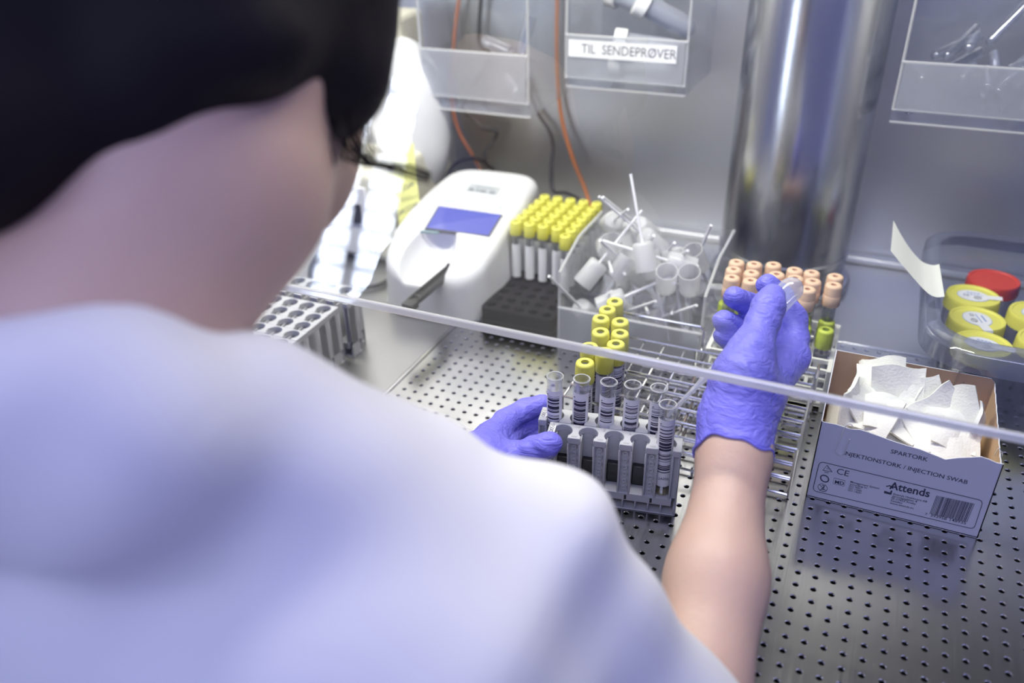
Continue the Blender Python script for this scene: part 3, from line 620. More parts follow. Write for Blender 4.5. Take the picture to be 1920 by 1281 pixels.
# ------------------------------------------------------------------ clear bins
def clear_bin(name, label, x0, x1, yf, depth, z0, hf, hs, H, group=None, drop=0.018):
    """open-front stacking bin: low front with a label holder, side walls stepping up to the back"""
    t = thing(name, label, 'bin', ((x0+x1)/2, yf, z0), (0, 0, 0), group); w = (x1-x0)/2; th = 0.0018; D = depth
    b = MB(); b.box(-w, w, 0.004, D, 0, th); b.box(-w, w, D-th, D, 0, H); b.box(-w, w, 0.004, 0.004+th, 0, hf)
    for s in (-1, 1):
        x = s*w; poly = [(0.0, drop), (0.004, 0.0), (D, 0.0), (D, H), (D*0.42, H), (0.0, hs)]; n = len(poly); xa, xb = x, x-s*th
        b.add([(xa, p, q) for p, q in poly]+[(xb, p, q) for p, q in poly], [tuple(range(n)), tuple(range(n, 2*n))]+[(i, (i+1) % n, n+(i+1) % n, n+i) for i in range(n)])
    b.build('shell', ACRYL, t, 0)
    b = MB(); b.box(-w+0.003, w-0.003, -0.0028, -0.0012, drop, hf); b.build('label_holder', clear('holder_plastic', (0.92, 0.93, 0.95), 0.05, 0.08, 0.30, (0.92, 0.93, 0.96)), t, 0)
    for s in (-1, 1):
        x = s*(w-0.001); MB().tube([(x, 0.0, drop), (x, 0.0, hs), (x, D*0.42, H), (x, D, H)], 0.0016, 6).build('rim', EDGE, t)  # pale tubes added as the bright edge highlights of the walls
    MB().tube([(-w, -0.001, hf), (w, -0.001, hf)], 0.0017, 6).build('rim', EDGE, t); MB().tube([(-w, -0.001, drop), (w, -0.001, drop)], 0.0012, 6).build('rim', EDGE, t); MB().tube([(-w, 0.004, 0), (w, 0.004, 0)], 0.0013, 6).build('rim', EDGE, t)
    return t
YBIN = 0.95
b1 = clear_bin('wall_bin', 'clear wall bin above the white analyser holding a pipette and bulbs', -0.551, -0.402, YBIN-0.005, 0.139, 0.181, 0.0745, 0.15, 0.19)
b2 = clear_bin('wall_bin', 'clear wall bin with a printed white strip, holding white-capped tubes', -0.357, -0.212, YBIN, 0.134, 0.222, 0.060, 0.12, 0.17, drop=0.012)
b3 = clear_bin('wall_bin', 'clear wall bin beside the steel cylinder, full of small clear tubes', 0.006, 0.195, YBIN, 0.134, 0.214, 0.062, 0.13, 0.18, drop=0.014)
for o in ():                                                  # steel brackets carrying the bins on the wall
    b = MB(); b.box(-0.05, 0.05, 0.113, 1.086-o.location.y, 0.10, 0.14); b.build('bracket', STEEL_W, o)
# printed strip
p00, p10 = ony(1066, 104, YBIN-0.0032), ony(1268, 117, YBIN-0.0032); p01 = ony(1066.5, 82, YBIN-0.0032)
w2 = b2.location; b = MB(); b.box(p00.x-w2.x, p10.x-w2.x, -0.0036, -0.0030, 0.0365, 0.0555); st = b.build('label_strip', PAPER, b2, 0)
text_on('TIL  SENDEPRØVER', (p00.x-w2.x+0.016, -0.0036, 0.0415), (1, 0, 0), (0, 0, 1), 0.112, st, 'lettering', INKG, 0.0003, sy=1.12)

def small_tube(label, group, R=0.0055, H=0.06, m=CLEAR, cap=None, capr=0.0075, n=14):
    t = thing('clear_tube', label, 'tube', (0, 0, 0), (0, 0, 0), group); tube_mesh(R, H, n).build('tube_wall', m, t)
    if cap: b = MB(); b.lathe([(0.0004, H+0.004), (capr-0.001, H+0.004), (capr, H+0.003), (capr, H-0.010), (capr-0.001, H-0.011), (R, H-0.011)], 18); b.build('cap', cap, t)
    return t
def lay(proto, spots):
    for i, (p, d) in enumerate(spots):
        e = Vector((0, 0, 1)).rotation_difference(Vector(d).normalized()).to_euler()
        if i == 0: proto.location = p; proto.rotation_euler = e
        else: dup(proto, p, e)
wt = small_tube('white-capped sample tube lying in the bin with the printed strip', 'white-capped tubes in the middle wall bin', 0.0125, 0.075, clear('milky_tube', (0.85, 0.86, 0.9), 0.06, 0.15, 0.45, (0.82, 0.84, 0.92)), mat('bright_white_cap', (0.88, 0.88, 0.88), 0.4), 0.0165, 18)
lay(wt, [((-0.232, 1.000, 0.262), (-0.92, -0.2, 0.10)), ((-0.225, 1.035, 0.278), (-0.8, -0.25, 0.42)), ((-0.235, 0.990, 0.243), (-0.95, 0.1, 0.0)), ((-0.320, 1.035, 0.245), (0.9, -0.15, 0.05)), ((-0.262, 1.03, 0.300), (-0.9, 0.2, 0.2))])
ct = small_tube('small clear round-bottomed tube lying in the bin beside the cylinder', 'clear tubes in the wall bin beside the cylinder', 0.0056, 0.055, VIAL)
random.seed(11); sp = []
for k in range(30):
    x = 0.018+0.165*random.random(); y = 0.965+0.085*random.random(); z = 0.222+0.075*random.random()*(0.4+0.6*random.random())
    if k < 12: d = (random.uniform(-0.3, 0.3), 1, random.uniform(-0.1, 0.25)); y = 0.962+0.01*random.random()
    else: d = (random.uniform(0.3, 1), random.uniform(-0.5, 0.6), random.uniform(0.2, 0.9)); x = 0.015+0.12*random.random()
    v = Vector(d).normalized()*0.055; x = min(max(x, 0.016-min(v.x, 0)), 0.185-max(v.x, 0)); y = min(max(y, 0.966-min(v.y, 0)), 1.055-max(v.y, 0)); sp.append(((x, y, z), d))
lay(ct, sp)
bt1 = small_tube('clear dropper bulb lying in the wall bin above the analyser', 'clear bulbs in the first wall bin', 0.0075, 0.05, VIAL)
lay(bt1, [((-0.485, 0.990, 0.262), (0.8, -0.3, -0.15)), ((-0.44, 1.0, 0.195), (-0.5, 0.5, 0.15)), ((-0.43, 0.985, 0.245), (0.15, 0.3, 0.9))])

# straw cups in a clear bin on the tray
bx = clear_bin('straw_bin', 'clear open bin on the tray heaped with white straw cups', -0.277, -0.124, 0.727, 0.135, 0.0015, 0.047, 0.088, 0.105, drop=0.0)
sc = thing('straw_cup', 'frosted white cup with a thin white straw heaped in the clear bin', 'straw cup', (0, 0, 0), (0, 0, 0), 'straw cups in the clear bin')
b = MB(); r = 0.0108; b.lathe([(0.0014, 0.0), (r*0.8, 0.0), (r*0.93, 0.001), (r, 0.003), (r*1.04, 0.030), (r*1.04-0.0009, 0.030), (r-0.0009, 0.0038), (0.0014, 0.0014)], 18); b.build('cup', FROST, sc)
MB().tube([(0, 0, -0.070), (0, 0, 0.004)], 0.0016, 7).build('straw', STRAW, sc)
def s6(x, y): return (1000+x/4.0025, 320+y/4.0025)
units = [((795, 40), (880, 540), 0.118), ((880, 250), (550, 655), 0.088), ((580, 225), (800, 400), 0.105), ((560, 320), (850, 570), 0.098), ((720, 285), (630, 355), 0.112), ((450, 555), (945, 705), 0.090), ((585, 500), (790, 690), 0.078),
         ((1045, 390), (980, 490), 0.080), ((1200, 395), (1085, 680), 0.070), ((1130, 520), (1020, 665), 0.070), ((1275, 555), (1110, 665), 0.065), ((1220, 725), (690, 950), 0.058), ((815, 700), (1005, 1030), 0.035), ((145, 820), (350, 1020), 0.040),
         ((1190, 1040), (970, 1115), 0.026), ((890, 985), (700, 1050), 0.040), ((1030, 1060), (1050, 1000), 0.030), ((1160, 670), (1100, 700), 0.075), ((430, 690), (405, 560), 0.085), ((720, 740), (640, 700), 0.060), ((560, 920), (640, 870), 0.045), ((1000, 705), (1150, 745), 0.062), ((880, 1100), (850, 1030), 0.03)]
XB0, XB1, YB0, YB1 = -0.262, -0.139, 0.744, 0.846; heap = []
def inside(o, dr):
    """keep a cup inside the bin"""
    for t in (0.0, 0.03):
        q = o+dr*t; o.x += max(0, XB0-q.x)-max(0, q.x-XB1); o.y += max(0, YB0-q.y)-max(0, q.y-YB1); o.z += max(0, 0.015-q.z)
    if dr.z > 0.5: o.z = max(o.z, 0.008+0.070*dr.z)
    return o
for tp, bp, z in units:
    base = onz(*s6(*bp), z); r_ = Vector(ray(*s6(*tp))); c_ = Vector(CAM)-base; A_ = r_.dot(r_); B_ = 2*r_.dot(c_); C_ = c_.dot(c_)-0.062**2; disc = B_*B_-4*A_*C_
    tt = (-B_-math.sqrt(disc))/(2*A_) if disc > 0 else -B_/(2*A_)
    dr = (base-(Vector(CAM)+r_*tt)).normalized(); heap.append([inside(base, dr), dr])
random.seed(21)
for k in range(8):
    dr = Vector((random.uniform(-0.6, 0.6), random.uniform(-0.6, 0.6), 1)).normalized(); heap.append([inside(Vector((random.uniform(XB0+0.02, XB1-0.02), random.uniform(YB0+0.02, YB1-0.02), 0.066)), dr), dr])
for _ in range(60):                                                     # let the heap settle without cups sharing space
    for i in range(len(heap)):
        for k in range(i+1, len(heap)):
            (oa, da), (ob, db) = heap[i], heap[k]; best = None
            for ta in (0.003, 0.015, 0.027):
                for tb_ in (0.003, 0.015, 0.027):
                    v = (ob+db*tb_)-(oa+da*ta); best = v if best is None or v.length < best.length else best
            if best.length < 0.0225:
                n_ = best.normalized() if best.length > 1e-5 else Vector((1, 0, 0)); p_ = n_*(0.0225-best.length)*0.3; p_.z *= 0.6
                heap[i][0] = inside(oa-p_, da); heap[k][0] = inside(ob+p_, db)
for i, (o, dr) in enumerate(heap):
    e = Vector((0, 0, 1)).rotation_difference(dr).to_euler()
    if i == 0: sc.location = o; sc.rotation_euler = e
    else: dup(sc, o, e)
# one cup fallen beside the bin
e = Vector((0, 0, 1)).rotation_difference(Vector((-0.75, 0.6, 0.02)).normalized()).to_euler()
fallen = dup(sc, onz(1333, 577, 0.0135), e, 'frosted white straw cup lying between the clear bin and the steel cylinder'); del fallen['group']

# ------------------------------------------------------------------ steel cylinder
cy = thing('steel_cylinder', 'tall polished steel canister with a stepped foot by the rear wall', 'canister', (-0.0835, 0.988, 0))
b = MB(); b.lathe([(0.0005, 0.002), (0.082, 0.0), (0.0835, 0.002), (0.0835, 0.010), (0.081, 0.013), (0.077, 0.014), (0.0765, 0.018), (0.0005, 0.018)], 64); b.build('foot_ring', STEEL_C, cy)
b = MB(); b.lathe([(0.0005, 0.018), (0.0745, 0.018), (0.0745, 0.036), (0.0735, 0.0365), (0.0735, 0.0385), (0.0745, 0.039), (0.0745, 0.52), (0.073, 0.523), (0.0005, 0.523)], 72); b.build('drum', STEEL_C, cy)
MB().tube([(0.0752*math.cos(a), 0.0752*math.sin(a), 0.0465) for a in np.linspace(0, 2*pi, 49)], 0.0012, 6, cap=False).build('bead', STEEL_C, cy)

# ------------------------------------------------------------------ box of injection swabs
sb = thing('swab_box', 'torn-open white and brown card box of injection swabs standing on the tray', 'box')
BX0, BX1, BY0, BY1, BH, TH = 0.0008, 0.1285, 0.5780, 0.6955, 0.076, 0.0008
def wall(poly3, inward, name, outer=CARDW, inner=CARDB):
    """card panel: outer polygon and inner polygon a thickness apart; the printed side is material 0"""
    n = len(poly3); a = [Vector(p) for p in poly3]; c = [p+Vector(inward)*TH for p in a]; b = MB()
    b.add(a+c, [tuple(range(n))], 0); b.add(a+c, [tuple(range(2*n-1, n-1, -1))], 1); b.add(a+c, [(i, (i+1) % n, n+(i+1) % n, n+i) for i in range(n)], 0)
    bm_v = {}; me = bpy.data.meshes.new(name); me.from_pydata([tuple(p) for p in a+c], [], [tuple(range(n)), tuple(range(2*n-1, n-1, -1))]+[(i, (i+1) % n, n+(i+1) % n, n+i) for i in range(n)])
    me.materials.append(outer); me.materials.append(inner); me.polygons[1].material_index = 1; me.update(); return link(name, me, sb)
tear = [(1545, 792), (1570, 797), (1594, 805), (1612, 806), (1625, 810), (1650, 819), (1675, 828), (1700, 836), (1725, 843), (1750, 853), (1772, 862), (1797, 859), (1820, 858), (1840, 857), (1855, 862), (1868, 868)]
tp = [ony(*p, BY0) for p in tear]
fp = wall([(BX0, BY0, 0), (BX1, BY0, 0), (BX1, BY0, tp[-1].z)]+[(min(max(p.x, BX0), BX1), BY0, p.z) for p in tp[::-1]]+[(BX0, BY0, BH)], (0, 1, 0), 'front_panel')
wall([(BX0, BY1, 0), (BX0, BY1, BH), (BX1-0.004, BY1, BH), (BX1, BY1, BH-0.004), (BX1, BY1, 0)], (0, -1, 0), 'back_panel')
wall([(BX0, BY0, 0), (BX0, BY0, BH-0.0005)]+[(BX0, BY0+t*(BY1-BY0), BH-0.0005+0.0006*math.sin(t*40)) for t in np.linspace(0.05, 0.95, 20)]+[(BX0, BY1, BH), (BX0, BY1, 0)], (1, 0, 0), 'side_panel')
wall([(BX1, BY0, 0), (BX1, BY1, 0), (BX1, BY1, BH-0.004)]+[(BX1, BY1-t*(BY1-BY0), BH-0.005-0.004*t+0.0006*math.sin(t*50)) for t in np.linspace(0.05, 0.95, 20)]+[(BX1, BY0, tp[-1].z)], (-1, 0, 0), 'side_panel')
wall([(BX0, BY0, 0.0004), (BX0, BY1, 0.0004), (BX1, BY1, 0.0004), (BX1, BY0, 0.0004)], (0, 0, 1), 'bottom_panel')
def bw(px, py): p = ony(px, py, BY0); return Vector((p.x, BY0, p.z))
def btext(txt, pxl, pyl, pxr, pyr, bold=0.007, sy=1.0, m=INK):
    a, c = bw(pxl, pyl), bw(pxr, pyr); return text_on(txt, a, c-a, (0, 0, 1), (c-a).length, fp, 'lettering', m, 0.0002, bold, sy)
def s2(x, y): return (1500+x/3.202, 620+y/3.202)
btext('SPARTORK', *s2(543, 735), *s2(764, 786)); btext('INJEKTIONSTORK / INJECTION SWAB', *s2(262, 744), *s2(1003, 922))
btext('Attends', *s2(535, 948), *s2(775, 1000), 0.02, 1.15)
for i, tx in enumerate(('Attends Healthcare AB', 'Järnvägsgatan 4', 'SE-57833 Aneby', 'Sweden', 'www.attends.eu')):
    w_ = [206, 150, 148, 70, 143][i]; x, y = 556-i*4.5, 984+i*13.5; btext(tx, *s2(x, y), *s2(x+w_, y+w_*0.235))
for i, tx in enumerate(('Management System', 'according to:', 'ISO 9001', 'ISO 13485', 'ISO 14001')):
    w_ = [174, 106, 70, 78, 78][i]; x, y = 302-i*3.6, 912+i*12.5; btext(tx, *s2(x, y), *s2(x+w_, y+w_*0.235))
btext('CE', *s2(218, 858), *s2(290, 876), 0.0); btext('MD', *s2(208, 916), *s2(262, 928), 0.02); btext('PAP', *s2(147, 853), *s2(172, 859)); btext('21', *s2(160, 830), *s2(174, 834)); btext('7', *s2(750, 1106), *s2(762, 1109)); btext('393958', *s2(782, 1115), *s2(878, 1138)); btext('148935', *s2(898, 1142), *s2(994, 1164)); btext('2', *s2(128, 954), *s2(146, 958), 0.0, 1.3)
def outline(pts, r, name, closed=True):
    P = [bw(*s2(*p))+Vector((0, -0.0001, 0)) for p in pts]; P = P+[P[0], P[1]] if closed else P; o = MB().tube(P, r, 4, cap=False).build(name, INK, fp); return o
def smooth_quad(c, k=6, rr=28):
    out = []; n = len(c)
    for i in range(n):
        a, b_, d = Vector(c[i-1]), Vector(c[i]), Vector(c[(i+1) % n]); p = b_+(a-b_).normalized()*rr; q = b_+(d-b_).normalized()*rr
        out += [tuple((1-t)**2*p+2*t*(1-t)*b_+t*t*q) for t in np.linspace(0, 1, k)]
    return out
outline(smooth_quad([(118, 785), (1100, 1022), (1045, 1192), (75, 960)]), 0.00030, 'printed_frame')
outline([(205, 885), (272, 901), (264, 934), (198, 918)], 0.00018, 'printed_mark_frame')
outline([(163, 808), (192, 848), (138, 838)], 0.00030, 'recycling_mark')
for (cx, cy_, rx, ry) in ((148, 888, 24, 20), (136, 943, 28, 22)):
    outline([(cx+rx*math.cos(a)+0.06*ry*math.sin(a), cy_+ry*math.sin(a)+0.2*rx*math.cos(a)) for a in np.linspace(0, 2*pi, 20, endpoint=False)], 0.00022 if cx < 140 else 0.0005, 'printed_mark')
outline([(117, 925), (156, 962)], 0.0002, 'printed_mark', False); outline([(155, 925), (117, 962)], 0.0002, 'printed_mark', False)
outline([(518, 935), (540, 930), (560, 948)], 0.0005, 'printed_mark', False)
b = MB(); a, c = bw(*s2(503, 975)), bw(*s2(548, 986)); b.add([a, c, c+Vector((0, 0, 0.0042)), c+Vector((-0.0012, 0, 0.0042)), c+Vector((-0.0012, 0, 0.0020)), a+Vector((0, 0, 0.0024))], [(0, 1, 2, 3, 4, 5)]); b.v = [(x, y-0.0002, z) for x, y, z in b.v]; b.build('printed_mark', INK, fp, 0)
# bar code bars
b = MB(); random.seed(5); t = 0.0; A, Bq, Cq = bw(*s2(820, 990)), bw(*s2(1055, 1040)), bw(*s2(778, 1100))
while t < 0.985:
    w_ = random.choice((0.008, 0.008, 0.015, 0.022)); p = A+(Bq-A)*t; q = A+(Bq-A)*min(1, t+w_); dn = (Cq-A); off = Vector((0, -0.0002, 0)); b.add([p+off, q+off, q+dn+off, p+dn+off], [(0, 1, 2, 3)]); t += w_+random.choice((0.008, 0.012, 0.018))
b.build('bar_code', INK, fp, 0)

# folded swabs heaped in the box
def swab_mesh(seed):
    rnd = random.Random(seed); n = 9; w = 0.037; h = 0.034; a, c, d = rnd.uniform(3, 7)*1e-3, rnd.uniform(-6, 6)*1e-3, rnd.uniform(0, 6); V = []
    for s in (0, 1):
        for i in range(n):
            for j in range(n):
                u, v = i/(n-1)-0.5, j/(n-1)-0.5; open_ = 0.0016+0.0016*(v+0.5)*(0.6+0.4*math.sin(u*5+d))
                z = a*math.sin(u*3.0+d)+c*u*v*4+0.0006*math.sin(9*u+7*v+d)+s*open_; V.append((u*w, v*h+0.0015*math.sin(u*7+d)*(v+0.5), z))
    Fq = [(s*n*n+i*n+j, s*n*n+i*n+j+1, s*n*n+(i+1)*n+j+1, s*n*n+(i+1)*n+j) for s in (0, 1) for i in range(n-1) for j in range(n-1)]
    rim = [i*n for i in range(n)]+[(n-1)*n+j for j in range(1, n)]+[i*n+n-1 for i in range(n-2, -1, -1)]+[j for j in range(n-2, 0, -1)]
    Fq += [(rim[k], rim[(k+1) % len(rim)], n*n+rim[(k+1) % len(rim)], n*n+rim[k]) for k in range(len(rim))]
    b = MB(); b.add(V, Fq); return b.mesh('swab', SWAB, 60)
SW = [swab_mesh(s) for s in range(5)]
# centre pixel, height, tilt about x (90 = upright), heading, roll
swabs = [((1600, 735), 0.060, 78, 74, 10, 1), ((1628, 700), 0.066, 62, 14, 6, 0), ((1655, 690), 0.066, 55, -4, 12, 1), ((1645, 715), 0.058, 30, 10, -8, 1), ((1683, 727), 0.066, 68, -8, 10, 1.1), ((1728, 742), 0.062, 64, -14, 30, 0.9), ((1765, 775), 0.062, 58, 18, 38, 1.05), ((1790, 768), 0.064, 60, -22, 28, 1.05),
         ((1839, 790), 0.062, 86, 62, 40, 0.7), ((1622, 760), 0.056, 40, 40, 20, 1), ((1665, 780), 0.055, 28, -12, 15, 1), ((1700, 790), 0.054, 24, 20, 40, 1.05), ((1640, 785), 0.052, 22, -30, 5, 1), ((1740, 800), 0.052, 26, 8, 25, 1), ((1780, 815), 0.051, 26, -10, 10, 1.05), ((1820, 825), 0.052, 30, 15, -20, 1),
         ((1830, 805), 0.056, 42, 20, 30, 0.9), ((1720, 822), 0.048, 18, -20, 30, 1), ((1790, 842), 0.048, 22, 5, 0, 1), ((1590, 770), 0.050, 66, 60, -15, 1.1), ((1845, 842), 0.048, 35, 25, 10, 0.9), ((1690, 760), 0.050, 20, 0, 5, 1.1), ((1670, 748), 0.052, 25, -15, -10, 1.0), ((1650, 800), 0.046, 30, 4, 8, 0.9)]
for i, (p, z, tl_, hd, rl, s) in enumerate(swabs):
    q = onz(*p, z); R_ = (Matrix.Rotation(math.radians(hd), 4, 'Z')@Matrix.Rotation(math.radians(tl_), 4, 'X')@Matrix.Rotation(math.radians(rl), 4, 'Z'))
    cs = [R_@Vector((sx*0.02*s, sy*0.018*s, 0)) for sx in (-1, 1) for sy in (-1, 1)]; m_ = 0.0045
    q.x += max(0, BX0+m_-min(q.x+c.x for c in cs)); q.x -= max(0, max(q.x+c.x for c in cs)-BX1+m_); q.y += max(0, BY0+m_-min(q.y+c.y for c in cs)); q.y -= max(0, max(q.y+c.y for c in cs)-BY1+m_); q.z += max(0, 0.004-min(q.z+c.z for c in cs))
    o = link('folded_swab', SW[i % 5], None, q, R_.to_euler()); o.scale = (s, s, 1); tag(o, 'folded white swab heaped in the torn card box', 'swab', 'folded swabs in the card box')
b = MB(); b.box(BX0+0.003, BX1-0.003, BY0+0.003, BY1-0.003, 0.002, 0.030); f_ = tag(b.build('swab_pile', SWAB, bevel=0.004), 'tightly packed white swabs filling the bottom of the card box', 'swabs'); f_['kind'] = 'stuff'

# paper clips
def clip(label, T, U, N, L=0.026, W=0.0055, m=WIRE):
    """wire clip over an edge: T = point on the edge, U = down the panel, N = out of the panel"""
    T, U, N = Vector(T), Vector(U).normalized(), Vector(N).normalized(); Wd = U.cross(N); r = 0.00045; pts = []
    def p(w, l, n): return T+Wd*w+U*l+N*n
    o1 = 0.0010; i1 = -0.0022
    path = [p(-W*0.5, L*0.35, o1), p(-W*0.5, L-W*0.5, o1)]+[p(-W*0.5*math.cos(a), L-W*0.5+W*0.5*math.sin(a), o1) for a in np.linspace(0.4, pi-0.4, 6)]+[p(W*0.5, L-W*0.5, o1), p(W*0.5, 0, o1)]
    path += [p(W*0.5-W*0.42*(1-math.cos(a)), -W*0.42*math.sin(a)-0.0008, o1+(i1-o1)*a/pi) for a in np.linspace(0.3, pi-0.3, 6)]+[p(-W*0.34, 0.001, i1), p(-W*0.34, L*0.7, i1)]
    return tag(MB().tube(path, r, 6).build('paper_clip', m), label, 'paper clip')
pe = ony(1592, 803, BY0); clip('pale plastic-coated paper clip on the printed front of the swab box', (pe.x, BY0, pe.z), (-0.10, 0, -1), (0, -1, 0), 0.026, 0.0062, EDGE)
pe = ony(1806, 697, BY1); clip('silver paper clip on the brown rear panel of the swab box', (pe.x, BY1, BH), (-0.06, 0, -1), (0, -1, 0), 0.021, 0.0062)
clip('silver paper clip on the narrow side of the swab box', (BX1, 0.600, BH-0.008), (0, 0.3, -1), (1, 0, 0), 0.012, 0.005)

# ------------------------------------------------------------------ clear tub with lidded cups
tb = thing('clear_tub', 'large clear plastic tub with a wide rim holding lidded specimen cups', 'tub')
def tub():
    H = 0.098; lev = [(0.0, 0.094, 0.370, 0.745, 0.945, 0.030), (0.078, 0.084, 0.382, 0.722, 0.956, 0.034), (H, 0.081, 0.385, 0.716, 0.959, 0.034), (H+0.001, 0.070, 0.396, 0.694, 0.972, 0.045), (H-0.002, 0.0665, 0.3995, 0.6905, 0.9755, 0.047), (H-0.018, 0.0660, 0.400, 0.690, 0.976, 0.047)]
    b = MB(); v = []; n = None
    for z, x0, x1, y0, y1, r in lev:
        p = rrect(x0, x1, y0, y1, r, 8); n = len(p); v += [(x, y, z) for x, y in p]
    f = [(g*n+k, g*n+(k+1) % n, (g+1)*n+(k+1) % n, (g+1)*n+k) for g in range(2) for k in range(n)]+[tuple(range(n-1, -1, -1))]
    b.add(v, f); b.v = [(x, y, z+0.0006) for x, y, z in b.v]; b.build('basin', SMOKE, tb)
    c = MB(); c.add(v[2*n:], [(g*n+k, g*n+(k+1) % n, (g+1)*n+(k+1) % n, (g+1)*n+k) for g in range(3) for k in range(n)]); c.build('rim', clear('tub_rim_plastic', (0.55, 0.57, 0.64), 0.16, 0.08, 0.28, (0.50, 0.53, 0.68)), tb, 50)
tub()
STK = mat('sticker_white', (0.80, 0.81, 0.84), 0.5); STB = mat('sticker_blue', (0.35, 0.45, 0.72), 0.5)
def cup(label, lidm, loc, rz, seal=True, group=None):
    t = thing('specimen_cup', label, 'cup', loc, (0, 0, rz), group); H = 0.062
    b = MB(); b.lathe([(0.0005, 0), (0.0225, 0), (0.0235, 0.002), (0.0248, H), (0.0240, H), (0.0225, 0.003), (0.0005, 0.002)], 28); b.build('cup_body', clear('cup_plastic', (0.88, 0.88, 0.88), 0.05, 0.1, 0.12, (0.7, 0.72, 0.75)), t)
    b = MB(); n = 72; prof = [(0.0005, 0.0125), (0.0215, 0.0125), (0.0220, 0.0133), (0.0245, 0.0135), (0.0250, 0.0125), (0.0254, 0.010), (0.0257, 0.0), (0.0251, 0.0)]; k = len(prof); v = []
    for j in range(n):
        a = 2*pi*j/n
        for i, (q, z) in enumerate(prof): qq = q-(0.0005 if j % 2 and 5 <= i <= 6 else 0); v.append((qq*math.cos(a), qq*math.sin(a), z))
    b.add(v, [(j*k+i, ((j+1) % n)*k+i, ((j+1) % n)*k+i+1, j*k+i+1) for j in range(n) for i in range(k-1)]); l = b.build('lid', lidm, t, 45); l.location = (0, 0, H-0.007)
    if seal:
        z = 0.0127
        for rr, mm, dz, nm in ((0.0150, STB, 0.0, 'sticker_ring'), (0.0143, STK, 0.0002, 'sticker')):
            b = MB(); b.add([(rr*math.cos(a), rr*0.86*math.sin(a), z+dz) for a in np.linspace(0, 2*pi, 28, endpoint=False)], [tuple(range(28))]); b.build(nm, mm, l, 0)
        b = MB(); b.add([(0.0125, -0.0045, z+0.0001), (0.0262, -0.0045, 0.0138), (0.0276, -0.0045, 0.008), (0.0276, 0.0045, 0.008), (0.0262, 0.0045, 0.0138), (0.0125, 0.0045, z+0.0001)], [(0, 1, 4, 5), (1, 2, 3, 4)]); b.v = [(x, y, zz+0.0004) for x, y, zz in b.v]; b.build('tear_tab', STK, l, 0)
        text_on('CE', (-0.0095, -0.0045, z+0.0004), (1, 0, 0), (0, 1, 0), 0.0055, l, 'print', INKG); b = MB(); [b.box(-0.006+0.0032*k, -0.0036+0.0032*k, 0.0052, 0.0066, z+0.0003, z+0.0005) for k in range(4)]; [b.box(-0.009+0.003*k, -0.0068+0.003*k, 0.001, 0.0018, z+0.0003, z+0.0005) for k in range(6)]; b.build('print', mat('print_blue', (0.2, 0.3, 0.6), 0.6), l, 0)
        MB().tube([(0.004+0.0034*math.cos(a), -0.0042+0.0028*math.sin(a), z+0.0004) for a in np.linspace(0, 2*pi, 17)], 0.0003, 4, cap=False).build('print', INKG, l); MB().tube([(0.0018, -0.0055, z+0.0004), (0.0062, -0.0028, z+0.0004)], 0.0003, 4).build('print', INKG, l)
    return t
cup('yellow-lidded specimen cup with a round seal at the near corner, against the tub front wall', YELLOW, (0.1225, 0.7695, 0.001), -0.2)
cup('yellow-lidded specimen cup second along the tub side, its seal tab towards the front', YELLOW, (0.1195, 0.8205, 0.001), -1.25)
cup('yellow-lidded specimen cup third along the tub side, next to the red lid', YELLOW, (0.1175, 0.8720, 0.001), 0.0)
cup('red-lidded specimen cup half hidden behind the yellow ones in the tub', RED, (0.1385, 0.9205, 0.001), 0.0, False)
cup('blue-lidded specimen cup with a torn paper label in the tub', BLUE, (0.1945, 0.9060, 0.001), -0.3, True)
cup('yellow-lidded specimen cup between the blue lid and the front of the tub', YELLOW, (0.1735, 0.8540, 0.001), 0.6)
cup('yellow-lidded specimen cup in the second column at the front of the tub', YELLOW, (0.1770, 0.7980, 0.001), 0.9)

# curled paper note stuck on the tub rim
strip = [((1761, 496), (1771, 557), 0.792, 0.750), ((1750, 498), (1758, 558), 0.790, 0.748), ((1740, 496), (1745, 554), 0.789, 0.748), ((1726, 489), (1730, 541), 0.790, 0.752), ((1707, 468), (1713, 522), 0.794, 0.758), ((1690, 442), (1690, 495), 0.799, 0.765), ((1675, 414), (1670, 471), 0.805, 0.772)]
A_ = spline([at(*a, d) for a, _, d, _ in strip], 4); B_ = spline([at(*b_, d) for _, b_, _, d in strip], 4); b = MB(); n = len(A_); nr = Vector((0, 0, 0.0004))
b.add(A_+B_+[p+nr for p in A_]+[p+nr for p in B_], [(i, i+1, n+i+1, n+i) for i in range(n-1)]+[(2*n+i, 2*n+i+1, 3*n+i+1, 3*n+i) for i in range(n-1)]+[(i, i+1, 2*n+i+1, 2*n+i) for i in range(n-1)]+[(n+i, n+i+1, 3*n+i+1, 3*n+i) for i in range(n-1)])
tag(b.build('paper_note', PAPER2), 'curled pale paper slip stuck to the rim of the clear tub', 'note')

